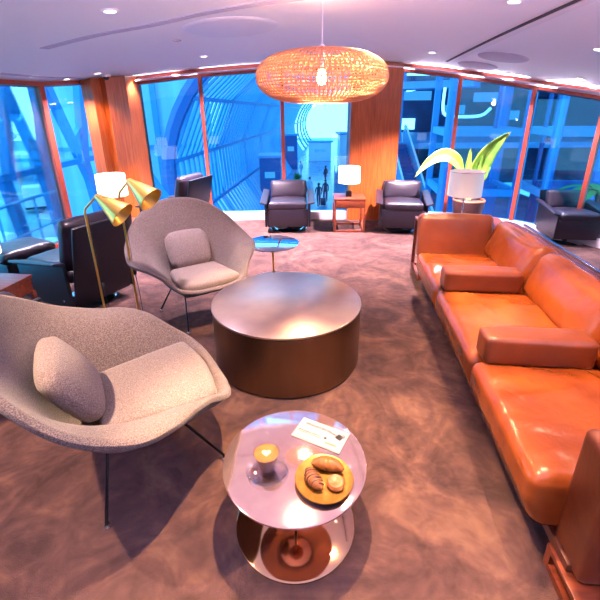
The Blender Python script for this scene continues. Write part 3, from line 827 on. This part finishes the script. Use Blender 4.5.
# open wooden end shelves carried by the frame
def end_unit(y0, y1, x0=.14, x1=.98, h=.60):
    e = obj('end_shelf', B(((x0+x1)/2, (y0+y1)/2, h-.012), (x1-x0, y1-y0, .024), bev=.003), 'wood', sofa, smooth=False)
    for y in (y0+.018, y1-.018):
        for x in (x0+.018, x1-.018): obj('post', B((x, y, h/2-.012), (.034, .034, h-.024), bev=.002), 'wood', e, smooth=False)
    for x in (x0+.018, x1-.018): obj('rail', B((x, (y0+y1)/2, .017), (.034, y1-y0-.07, .034), bev=.002), 'wood', e, smooth=False)
    for y in (y0+.018, y1-.018): obj('rail', B(((x0+x1)/2, y, .017), (x1-x0-.07, .034, .034), bev=.002), 'wood', e, smooth=False)
end_unit(3.06, 3.56, .08, 1.0)
end_unit(-.60, .09, .10, .98, .11)

# ------------------------------------------------------------------ potted plant
t = thing('potted_plant', 'broad leafed green plant in a dark round planter by the window', 'potted plant', (2.66, 6.22, 0))
obj('planter', La([(0, .12), (.17, .12), (.20, .16), (.235, .34), (.24, .43), (.225, .43), (.21, .40), (0, .40)], 48), 'pot', t)
obj('planter_foot', La([(0, 0), (.15, 0), (.165, .06), (.17, .12), (0, .12)], 40), 'pot', t)
obj('planter_rim', La([(.222, .425), (.243, .425), (.246, .438), (.24, .447), (.222, .447), (.222, .425)], 48), 'pot_rim', t)
obj('soil', La([(0, .425), (.12, .422), (.222, .412), (.222, .40), (0, .40)], 32), 'soil', t)
def leaf(base, mid, tip, w, droop=.0, twist=.3):
    bm = bmesh.new(); n = 22; base, mid, tip = map(Vector, (base, mid, tip)); rows = []; rib = []
    side0 = (tip-base).cross(Vector((0, 1, .25))).normalized()
    for i in range(n+1):
        u = i/n; c = base.lerp(mid, u).lerp(mid.lerp(tip, u), u)
        d = ((mid-base)*(1-u)+(tip-mid)*u).normalized()
        s = d.cross(Vector((0, -1, .35))).normalized()
        nn = s.cross(d).normalized()
        f = 0.06+.94*(math.sin(PI*min(1, max(0, (u-.16)/.84))**.85)) if u > .16 else .05
        ww = w*f if u < .999 else .002
        row = []
        for k in range(-4, 5):
            q = k/4; row.append(bm.verts.new(c+s*ww*q+nn*(abs(q)**1.3*ww*.35+.008*math.sin(u*30+k*.6)*abs(q))))
        rows.append(row); rib.append(c-nn*.002)
    for a, b in zip(rows, rows[1:]):
        for k in range(8): bm.faces.new((a[k], a[k+1], b[k+1], b[k]))
    return bm, rib
LV = [((0, 0, .41), (-.35, -.08, 1.60), (-.92, -.10, .80), .10), ((.02, 0, .41), (-.06, .0, 1.02), (.44, -.08, 1.45), .13), ((0, .02, .41), (-.10, .03, .90), (-.06, .05, 1.22), .05),
      ((.01, 0, .41), (.02, -.02, .85), (.10, -.06, 1.18), .05), ((.03, .03, .41), (.16, .1, .80), (.34, .14, .98), .07), ((-.02, .02, .41), (-.14, .08, .95), (-.34, .12, 1.04), .06)]
for b_, m_, t_, w in LV:
    lf, rib = leaf(b_, m_, t_, w)
    lo = obj('leaf', lf, 'leaf', t, angle=180); sd = lo.modifiers.new('thick', 'SOLIDIFY'); sd.thickness = .002
    obj('midrib', T(rib, [.010*(1-i/len(rib))+.002 for i in range(len(rib))], 8), 'leaf_rib', lo)

# ------------------------------------------------------------------ outside: steelwork, apron, vault, hall
bm = bmesh.new(); box(bm, (-60, 60, -9.05), (220, 240, .1)); struct('ground', bm, 'apron')

def beam(bm, a, b, w, d=None, n=4):
    """square section bar"""
    a, b = Vector(a), Vector(b); t = (b-a); L = t.length
    q = t.to_track_quat('X', 'Z').to_matrix()
    box(bm, (a+b)/2, (L, w, d or w), rot=q)

# slanted steel frame standing outside the left-hand glass
t = thing('steel_truss', 'blue diagonal steel truss standing outside the tilted glass wall', 'steel frame', (-5.4, 8, -9))
def member(name, a, b, w, d=.16, m='steel'):
    bm = bmesh.new(); beam(bm, (0, a[0]-8, a[1]+9), (0, b[0]-8, b[1]+9), d, w); return obj(name, bm, m, t, smooth=False)
for a, b, w in (((8.20, 2.9), (7.53, .6), .17), ((9.25, 2.9), (8.74, .71), .24), ((10.9, 2.9), (10.32, .61), .27), ((5.4, 2.9), (5.3, .6), .2)): member('post', a, b, w)
for a, b, w in (((7.85, 2.7), (8.62, .60), .18), ((9.15, 2.75), (10.95, -.9), .22), ((9.97, 1.16), (11.3, 1.9), .10), ((5.2, 2.9), (6.9, .6), .18)): member('brace', a, b, w, .14)
member('transom', (2.5, .67), (12.2, .67), .12, .2)
for a, b, w in (((7.42, .65), (8.6, -9), .19), ((8.57, .69), (9.9, -9), .2), ((10.34, .66), (12.0, -9), .23), ((6.74, .73), (6.6, -9), .17), ((5.2, .7), (5.0, -9), .17)): member('post', a, b, w)
t = thing('guard_rail', 'thin blue guard rail outside the tilted glass wall, below its crossbar', 'railing', (-5.0, 7.4, -1))
obj('handrail', T([(0, -2.6, 1.28), (0, .0, 1.28), (0, 1.0, 1.26)], .028), 'steel_mid', t)
for y in (-2.4, -.9, .1, .95): obj('post', T([(0, y, -.2), (0, y, 1.27)], .022), 'steel_mid', t)
obj('rail', T([(0, -2.6, .7), (0, 1.0, .69)], .015), 'steel_mid', t)
t = thing('walkway', 'narrow blue service walkway carrying the guard rail outside', 'walkway', (-4.98, 7.0, -1.2))
obj('deck', B((0, 0, -.05), (.5, 5.2, .06)), 'steel_mid', t, smooth=False); obj('edge_beam', B((0, 0, -.16), (.1, 5.2, .16)), 'steel', t, smooth=False)
# apron vehicles
def vehicle(label, loc, rz, L=6.5, W=2.3, H=2.6, cat='truck', box_m='van'):
    v = thing('service_truck' if cat == 'truck' else 'car', label, cat, loc, rz)
    obj('cargo_body', B((-.12*L, 0, H*.58), (L*.7, W, H*.7), bev=.08), box_m, v)
    obj('cab', B((.36*L, 0, H*.46), (L*.27, W*.95, H*.52), bev=.15, seg=3), 'van', v)
    obj('windscreen', B((.47*L, 0, H*.58), (L*.06, W*.82, H*.22), rot=Matrix.Rotation(-.25, 3, 'Y'), bev=.03), 'van_glass', v)
    obj('chassis', B((0, 0, H*.2), (L*.95, W*.8, H*.1)), 'tyre', v)
    for x in (-.32*L, .30*L):
        for y in (-1, 1): obj('wheel', La([(0, -.13), (.42, -.13), (.45, -.08), (.45, .08), (.42, .13), (0, .13)], 24, (x, y*W*.44, .45), Vector((0, 1, 0))), 'tyre', v)
    return v
vehicle('white service truck on the apron seen through the tilted glass wall, the farther one', (-28, 48, -9), .5, 9, 2.6, 3.2)
vehicle('pale van on the apron close below the window by the guard rail', (-17.5, 29, -9), .2, 5.2, 2.0, 2.0, 'van')
vehicle('small apron van at the glass edge beyond the wooden side table', (-24, 30, -9), -.3, 5.5, 2.1, 2.1, 'van')
t = thing('cargo_shelter', 'low white roofed shelter on the apron beyond the farther truck', 'shelter', (-45, 72, -9), .1)
obj('roof', B((0, 0, 4.2), (34, 8, .5)), 'white_panel', t, smooth=False)
obj('roof_fascia', B((0, -4.1, 3.6), (34, .2, .5)), 'steel_mid', t, smooth=False)
for x in (-16, -8, 0, 8, 16): obj('post', B((x, -3.5, 2), (.4, .4, 4)), 'steel_mid', t, smooth=False)
t = thing('airliner', 'parked white airliner far off on the apron', 'aircraft', (-112, 150, -9), -.5)
obj('fuselage', La([(0, -20), (.8, -18.5), (1.9, -14), (2.1, -8), (2.1, 12), (1.8, 16), (.9, 19), (0, 20)], 32, (0, 0, 4), Vector((1, 0, 0))), 'van', t)
obj('tail_fin', extrude_poly([(-18.5, 5.5), (-13, 5.8), (-16.5, 12), (-19, 12)], .4, Matrix.Identity(4)), 'van', t, smooth=False)
bm = bmesh.new(); prism(bm, [(3, 0), (-3, 0), (-8, -17), (-6, -17)], 3, 3.4); obj('wing', bm, 'van', t, smooth=False)
bm = bmesh.new(); prism(bm, [(3, 0), (-3, 0), (-8, 17), (-6, 17)], 3, 3.4); obj('wing', bm, 'van', t, smooth=False)
for y in (-6, 6): obj('engine', La([(0, -2), (.9, -1.8), (1.1, 0), (1, 1.8), (0, 1.9)], 24, (1, y, 2.1), Vector((1, 0, 0))), 'steel_mid', t)
for p in ((12, 0), (-1, -3), (-1, 3)): obj('landing_gear', T([(p[0], p[1], 2.5), (p[0], p[1], .0)], .35), 'tyre', t)

# the tubular concourse running away from the lounge
VA, VB, VX, VZ = 7.8, 6.4, .95, -1.0
va = math.atan(.085)
t = thing('concourse_vault', 'long blue steel and glass tube vault running away outside the windows', 'vault', (0, 0, 0), -va); t['kind'] = 'structure'
def vp(th, y, k=1.):   # th 0 at the left springing, pi/2 at the crown
    return Vector((VX-VA*k*math.cos(th), y, VZ+VB*k*math.sin(th)))
TH0 = -.70; TH1 = PI+.70; NP = 11
ths = [TH0+(TH1-TH0)*k/NP for k in range(NP+1)]
Y0v, Y1v, STEP = 17.0, 101.0, 7.0
yy = Y0v; first = True
while yy <= Y1v+.1:
    KM = 41 if yy > 46 else 22
    bm = bmesh.new(); tube(bm, [vp(TH0+(TH1-TH0)*k/40, yy, 1.03) for k in range(KM)], .30 if first else .17, 6)
    obj('arch_rib', bm, 'steel_dark' if first else 'steel', t, smooth=False); first = False; yy += STEP
for th in ths:
    bm = bmesh.new(); beam(bm, vp(th, Y0v if th < 1.75 else 47, 1.0), vp(th, Y1v, 1.0), .16); obj('purlin', bm, 'steel', t, smooth=False)
bm = bmesh.new()   # slanted louvre blades between the purlins
for k in range(NP):
    y = Y0v if ths[k] < 1.4 else 47
    while y < 72:
        a, b = vp(ths[k], y, 1.01), vp(ths[k+1], y+.35, 1.01)
        d = .26 if y < 45 else .4
        n = (vp((ths[k]+ths[k+1])/2, y)-Vector((VX, y, VZ))).normalized()*.05
        v = [bm.verts.new(p) for p in (a-n, a+Vector((0, d*.95, 0))-n, b+Vector((0, d*.95, 0))-n, b-n, a+n, a+Vector((0, d*.95, 0))+n, b+Vector((0, d*.95, 0))+n, b+n)]
        for f in ((0, 1, 2, 3), (7, 6, 5, 4), (0, 4, 5, 1), (1, 5, 6, 2), (2, 6, 7, 3), (3, 7, 4, 0)): bm.faces.new([v[i] for i in f])
        y += .70 if y < 45 else 1.0
obj('louvre_blades', bm, 'steel_mid', t, smooth=False)
# hall floor with glossy centre
bm = bmesh.new(); box(bm, (6, 57, -5.15), (26, 92, .3)); struct('floor_hall', bm, 'hall_floor')
t = thing('membrane_screen', 'pale blue screen wall outside, left of the big steel arch', 'screen wall', (-9.6, 24, -9), .25)
obj('membrane', B((0, 0, 8.5), (9, .3, 17)), 'membrane', t, smooth=False)
for x in (-4.4, -1.5, 1.5, 4.4): obj('post', B((x, -.3, 8.5), (.3, .3, 17)), 'steel', t, smooth=False)
obj('rail', B((0, -.25, 8.9), (9, .12, .2)), 'steel', t, smooth=False)
t = thing('bent_strut', 'curved blue steel strut outside beside the panelled corner column', 'steel strut', (-6.2, 12.5, -5))
obj('body', T(catmull([Vector(p) for p in ((.35, 0, 9.5), (.55, 0, 7.6), (1.0, 0, 6.0), (1.7, 0, 4.6), (2.6, 0, 3.0), (3.2, 0, 0))], 6, False), .2, 10), 'steel', t)
# people on the hall floor
def person(label, x, y, rz, step, mtop, mcase=None, tilt=0.):
    p = bpy.data.objects.new('person', None); COL.objects.link(p); p.location = (x, y, -5); p.rotation_euler = (0, 0, rz)
    tag(p, label, 'person')
    V = [(0, 0, .98), (0, .0, 1.22), (0, .01, 1.42), (0, .02, 1.52), (0, .03, 1.64), (0, .02, 1.72),
         (.10, 0, .92), (.11, step*.5, .50), (.11, step*.6-.05, .08), (.11, step*.6+.10, .04),
         (-.10, 0, .92), (-.11, -step*.35, .50), (-.11, -step, .10), (-.11, -step+.13, .05),
         (.19, 0, 1.40), (.24, -step*.2, 1.12), (.25, step*.2+.05, .88), (-.19, 0, 1.40), (-.24, step*.2, 1.12), (-.25, step*.3+.05, .88)]
    E_ = [(0, 1), (1, 2), (2, 3), (3, 4), (4, 5), (0, 6), (6, 7), (7, 8), (8, 9), (0, 10), (10, 11), (11, 12), (12, 13), (2, 14), (14, 15), (15, 16), (2, 17), (17, 18), (18, 19)]
    R_ = [.14, .13, .13, .055, .10, .07, .09, .065, .045, .035, .09, .065, .045, .035, .06, .045, .03, .06, .045, .03]
    me = bpy.data.meshes.new('body'); me.from_pydata(V, E_, []); o = bpy.data.objects.new('body', me); COL.objects.link(o); o.parent = p
    md = o.modifiers.new('skin', 'SKIN'); md.use_smooth_shade = True
    for v, r_ in zip(me.skin_vertices[0].data, R_): v.radius = (r_, r_)
    me.skin_vertices[0].data[0].use_root = True
    o.modifiers.new('sub', 'SUBSURF').levels = 1
    me.materials.append(M[mtop])
    obj('head', La([(0, -.12), (.05, -.10), (.085, -.02), (.085, .04), (.06, .10), (0, .12)], 16, (0, .03, 1.64)), 'skin', p)
    obj('hair', La([(.088, -.02), (.10, .03), (.085, .10), (.045, .135), (0, .145)], 16, (0, .015, 1.64)), 'hair', p)
    return p
def suitcase(label, x, y):
    s = thing('suitcase', label, 'suitcase', (x, y, -5))
    obj('body', B((0, 0, .33), (.40, .25, .55), bev=.04), 'cloth_dark', s); obj('handle', T([(-.1, 0, .6), (-.1, 0, .95), (.1, 0, .95), (.1, 0, .6)], .012, 6), 'chrome', s)
    for a in (-.15, .15): obj('wheel', La([(0, -.02), (.04, -.02), (.04, .02), (0, .02)], 12, (a, 0, .04), Vector((1, 0, 0))), 'tyre', s)
person('person in dark clothes walking in the hall, first from the vault wall', .35, 31.0, .3, .25, 'cloth_dark')
person('person in a pale top standing in the hall between two dark dressed walkers', .85, 33.0, -.4, .08, 'cloth_white')
person('person in dark clothes with a suitcase in the middle of the hall', 1.45, 30.0, .2, .3, 'cloth_dark')
person('person in dark clothes standing in the hall beside the suitcase', 2.05, 31.5, 2.8, .1, 'cloth_dark')
person('person farther down the hall near the lit counters', 2.6, 40.0, .9, .2, 'cloth_dark')
person('person in pale clothes far down the hall by the vault wall', .2, 44.0, .9, .2, 'cloth_white')
suitcase('dark wheeled suitcase on the hall floor among the walkers', 1.80, 30.2)
# kiosks and planters along the hall
for lab, x, y, w_, d_, h_, m_ in (('navy slanted kiosk block standing at the vault wall', -2.3, 33.0, 1.6, 2.2, 3.4, 'steel_dark'), ('smaller navy kiosk block farther along the vault wall', -1.0, 52.0, 1.6, 2.2, 4.0, 'steel_dark'),
                       ('white counter with bright front far down the hall', 3.0, 60.0, 3.2, 1.4, 2.6, 'white_panel'), ('white shop front block at the side of the hall', 6.5, 50.0, 3.5, 3.0, 4.2, 'white_panel')):
    k = thing('kiosk', lab, 'kiosk', (x, y, -5))
    obj('body', B((0, 0, h_/2), (w_, d_, h_), bev=.05), m_, k, smooth=False); obj('canopy', B((0, 0, h_+.1), (w_*1.15, d_*1.1, .2), bev=.02), 'steel_mid', k, smooth=False)
    obj('screen', B((0, -d_/2-.04, h_*.62), (w_*.5, .06, h_*.14)), 'screen', k, smooth=False)
for lab, x, y in (('dark bushy plant in a tub at the vault wall of the hall', -1.15, 30.0), ('dark bushy plant in a tub farther down the hall', -.2, 38.0)):
    k = thing('potted_shrub', lab, 'potted shrub', (x, y, -5))
    obj('planter', La([(0, 0), (.35, 0), (.45, .6), (.40, .6), (0, .55)], 20), 'white_panel', k)
    bm = bmesh.new()
    for q in range(60):
        a = random.uniform(0, 2*PI); e = random.uniform(.1, 1.4); L_ = random.uniform(.6, 1.0)
        d = Vector((math.cos(a)*math.cos(e), math.sin(a)*math.cos(e), math.sin(e))); b_ = Vector((0, 0, .6)); s_ = d.cross(Vector((0, 0, 1))).normalized()*.07
        m2 = b_+d*L_*.6+Vector((0, 0, .1)); e2 = b_+d*L_
        bm.faces.new([bm.verts.new(v) for v in (b_, m2+s_, e2, m2-s_)])
    obj('foliage', bm, 'palm', k, smooth=False)
t = thing('moving_walkway', 'moving walkway with glass sides running down the hall', 'moving walkway', (3.0, 27, -5), -va)
obj('belt', B((0, 10, .06), (1.0, 20, .12)), 'steel_dark', t, smooth=False)
for s_ in (-.6, .6):
    obj('glass_side', B((s_, 10, .5), (.03, 20, .85)), 'pane', t, smooth=False); obj('handrail', T([(s_, 0, .12), (s_, -.25, .5), (s_, 0, .95), (s_, 20, .95)], .06, 8), 'steel_dark', t)
for q, (x, y) in enumerate(((0, 24), (1.2, 31), (2.0, 40), (3.0, 50), (4.0, 64))):
    k = thing('hall_light', 'bright linear light bar hanging in the vault', 'light fitting', (x, y, 2.2), -va, 'light bars hanging in the vault')
    obj('tube', B((0, 0, 0), (.16, 2.4, .08)), 'lightbox', k, smooth=False); obj('hanger', T([(0, 0, .04), (0, 0, 2.0)], .02, 6), 'steel', k)

# steel framed hall with lifts and escalator to the right of the vault
t = thing('lift_hall_building', 'dark blue glazed hall block with upper gallery behind the lift towers', 'building', (13, 40, -5)); t['kind'] = 'structure'
obj('wall', B((5.5, 6, 6), (21, .4, 14)), 'hall_wall', t, smooth=False)
obj('wall', B((14, -10, 6), (.4, 34, 14)), 'hall_wall', t, smooth=False)
obj('gallery_slab', B((2, -2, 4.35), (16, 16, .4)), 'steel_mid', t, smooth=False)
obj('roof', B((4.5, -12, 11.6), (23, 36, .4)), 'steel_mid', t, smooth=False)  # unseen roof slab, added and extended to keep sky light off the hall
for x in (-5.5, -1.5, 2.5, 6.5, 10.5): obj('column', B((x, -8, 5.5), (.45, .45, 11.5)), 'steel', t, smooth=False)
for k, (x, z, w_) in enumerate(((-4, 7.5, 2.2), (-.5, 8.2, 3), (3.5, 6.8, 2.4), (7, 8.0, 3), (9.5, 6.2, 2.2))): obj('window', B((x, 5.7, z), (w_, .1, .9)), 'screen', t, smooth=False)
obj('window', B((-3, 5.7, 5.4), (5, .1, 1.1)), 'lightbox', t, smooth=False)
for k, (x, y, l_) in enumerate(((5.6, 19.0, 1.8), (11.3, 21.5, 3.0), (11.0, 27.5, 2.0), (12.5, 20, 2.4), (15.0, 22, 3.0), (7.8, 30, 3.0))):
    f = thing('hall_light', 'bright flat light bar under the roof of the lift hall', 'light fitting', (x, y, 3.5-.15*abs(k-2)), .3*k, 'light bars under the lift hall roof')
    obj('tube', B((0, 0, 0), (l_, .22, .08)), 'lightbox', f, smooth=False); obj('hanger', T([(0, 0, .04), (0, 0, 2.9)], .02, 6), 'steel', f)
def lift_tower(label, x, y, w_=2.3, d_=2.2):
    k = thing('lift_tower', label, 'lift tower', (x, y, -5), -.12)
    for sx in (-1, 1):
        for sy in (-1, 1): obj('column', B((sx*w_/2, sy*d_/2, 5.6), (.20, .20, 11.2)), 'steel', k, smooth=False)
    for z in (1.2, 4.25, 6.1, 8.9):
        for sy in (-1, 1): obj('beam', B((0, sy*d_/2, z), (w_-.2, .14, .22)), 'steel_mid', k, smooth=False)
        for sx in (-1, 1): obj('beam', B((sx*w_/2, 0, z), (.14, d_-.2, .22)), 'steel_mid', k, smooth=False)
    obj('glass_side', B((0, -d_/2-.13, 5.6), (w_, .03, 11)), 'pane', k, smooth=False)
    for sx in (-.35, .35): obj('guide_rail', B((sx*w_, d_*.3, 5.6), (.09, .14, 11)), 'steel_dark', k, smooth=False)
    obj('lift_car', B((0, .1, 3.2), (w_*.68, d_*.6, 2.4), bev=.05), 'steel_dark', k, smooth=False)
    return k
lift_tower('blue steel lift tower standing behind the leaf plant', 5.9, 14.0)
lift_tower('blue steel lift tower seen beyond the pane by the far corner armchair', 9.1, 13.4, 2.6)
t = thing('bridge', 'glazed blue footbridge high outside the pane next to the wood pillar', 'footbridge', (6.1, 24, 3.0), -.55)
obj('deck', B((0, 0, 0), (7, 1.8, .35)), 'steel_mid', t, smooth=False); obj('roof', B((0, 0, 2.2), (7, 1.8, .2)), 'steel_mid', t, smooth=False)
for x in (-3.3, -1.65, 0, 1.65, 3.3): obj('post', B((x, -.8, 1.15), (.14, .14, 2.0)), 'steel', t, smooth=False)
obj('glass_side', B((0, -.88, 1.15), (6.8, .04, 1.9)), 'pane', t, smooth=False)
t = thing('ceiling_canopy', 'bright white sloping ceiling panel outside above the wood pillar armchair', 'canopy', (4.3, 19, 4.3), -.1)
obj('panel', B((0, 0, 0), (2.4, 5, .15), rot=Matrix.Rotation(-.12, 3, 'X')), 'white_panel', t, smooth=False)
for s_ in (-.6, .6): obj('light_strip', B((s_, -1.0, -.2), (.25, 2.6, .06), rot=Matrix.Rotation(-.12, 3, 'X')), 'lightbox', t, smooth=False)
t = thing('light_pipe', 'white glowing bent light tube outside behind the slim mullion', 'light fitting', (4.5, 14, 1.4))
obj('tube', T(catmull([Vector(p) for p in ((0, -.6, 1.0), (0, -.6, .45), (.1, -.6, .22), (.4, -.6, .16), (1.2, -.6, .18), (1.5, -.6, .4))], 4, False), .045, 8), 'lightbox', t)
obj('bracket', T([(.4, -.6, .16), (.4, .2, 1.2)], .03, 6), 'steel', t)
t = thing('escalator', 'escalator with dark steps and blue glass sides rising outside by the wood pillar', 'escalator', (7.1, 22.2, -5))
L_ = 7.6; H_ = 4.35
bm = bmesh.new()
for k in range(22): box(bm, (0, .17+k*L_/22, .1+k*H_/22), (1.0, L_/22, .5))
obj('steps', bm, 'steel_dark', t, smooth=False)
for s_ in (-.62, .62):
    bm = bmesh.new(); v = [(0, -.2), (L_, H_-.2), (L_+1.0, H_-.2), (L_+1.2, H_+.6), (L_+1.0, H_+1.0), (L_, H_+1.0), (0, .95), (-.8, .95), (-1.0, .5), (-.8, 0)]
    a = [bm.verts.new((s_-.02, y, z)) for y, z in v]; b = [bm.verts.new((s_+.02, y, z)) for y, z in v]
    for i in range(len(v)): bm.faces.new((a[i], a[(i+1) % len(v)], b[(i+1) % len(v)], b[i]))
    bm.faces.new(a[::-1]); bm.faces.new(b)
    obj('glass_side', bm, 'steel_mid', t, smooth=False)
    obj('handrail', T(catmull([Vector((s_, y, z)) for y, z in ((-.7, 0), (-1.0, .5), (-.7, 1.0), (0, 1.0), (L_, H_+1.05), (L_+.9, H_+1.05), (L_+1.25, H_+.6), (L_+1.0, H_)) ], 5, False), .07, 8), 'white_panel', t)
    obj('skirt', B((s_*1.08, L_/2, H_/2-.3), (.06, math.hypot(L_, H_), .5), rot=Matrix.Rotation(math.atan2(H_, L_), 3, 'X')), 'steel', t, smooth=False)
t = thing('palm_tree', 'green palm in the outer hall at the picture edge', 'palm', (8.05, 10.7, -5))
obj('trunk', T([(0, 0, 0), (.05, 0, 2.0), (.02, 0, 4.6)], [.14, .10, .08]), 'wood_dark', t)
for q in range(14):
    a = q*2.4; d = Vector((math.cos(a), math.sin(a), 0)); el = .2+.5*((q*37) % 10)/10
    bm = bmesh.new(); pr = None
    for i in range(9):
        u = i/8; c = Vector((.02, 0, 4.6))+d*1.25*u+Vector((0, 0, (el+.5)*u-1.3*u*u)); s_ = d.cross(Vector((0, 0, 1)))*(.16*math.sin(PI*(u*.9+.08)))
        row = [bm.verts.new(c-s_-Vector((0, 0, .08*u))), bm.verts.new(c), bm.verts.new(c+s_-Vector((0, 0, .08*u)))]
        if pr:
            for k in range(2): bm.faces.new((pr[k], pr[k+1], row[k+1], row[k]))
        pr = row
    obj('frond', bm, 'palm', t, angle=180)

# ------------------------------------------------------------------ world, camera, view
w = bpy.data.worlds.new('world'); S.world = w; w.use_nodes = True
nt = w.node_tree
for n in list(nt.nodes): nt.nodes.remove(n)
out = nt.nodes.new('ShaderNodeOutputWorld'); bg = nt.nodes.new('ShaderNodeBackground')
tc = nt.nodes.new('ShaderNodeTexCoord'); sx = nt.nodes.new('ShaderNodeSeparateXYZ'); r = nt.nodes.new('ShaderNodeValToRGB')
nt.links.new(tc.outputs['Generated'], sx.inputs[0]); nt.links.new(sx.outputs['Z'], r.inputs[0])
r.color_ramp.elements[0].position = 0.; r.color_ramp.elements[0].color = (.85, .95, 1, 1)
r.color_ramp.elements[1].position = .6; r.color_ramp.elements[1].color = (.60, .85, 1, 1)
nt.links.new(r.outputs[0], bg.inputs[0]); bg.inputs[1].default_value = 4.2
nt.links.new(bg.outputs[0], out.inputs[0])

cam = bpy.data.cameras.new('camera'); co = bpy.data.objects.new('camera', cam); COL.objects.link(co)
cam.sensor_width = 36; cam.lens = 24.0; cam.shift_y = -35/600; cam.clip_end = 600; cam.clip_start = .05
P, R = math.radians(21), math.radians(.5)
fwd = Vector((0, math.cos(P), -math.sin(P))); right0 = Vector((1, 0, 0)); up0 = right0.cross(fwd)
right = right0*math.cos(R)-up0*math.sin(R); up = right0*math.sin(R)+up0*math.cos(R)
mw = Matrix((right, up, -fwd)).transposed().to_4x4(); mw.translation = (0, 0, 1.75)
co.matrix_world = mw
S.camera = co
S.view_settings.view_transform = 'Standard'; S.view_settings.look = 'None'; S.view_settings.gamma = 1.; S.view_settings.use_curve_mapping = False
S.view_settings.exposure = 0.
S.cycles.use_denoising = True
S.cycles.max_bounces = 10; S.cycles.transparent_max_bounces = 16; S.cycles.sample_clamp_indirect = 6; S.cycles.caustics_reflective = False; S.cycles.caustics_refractive = False
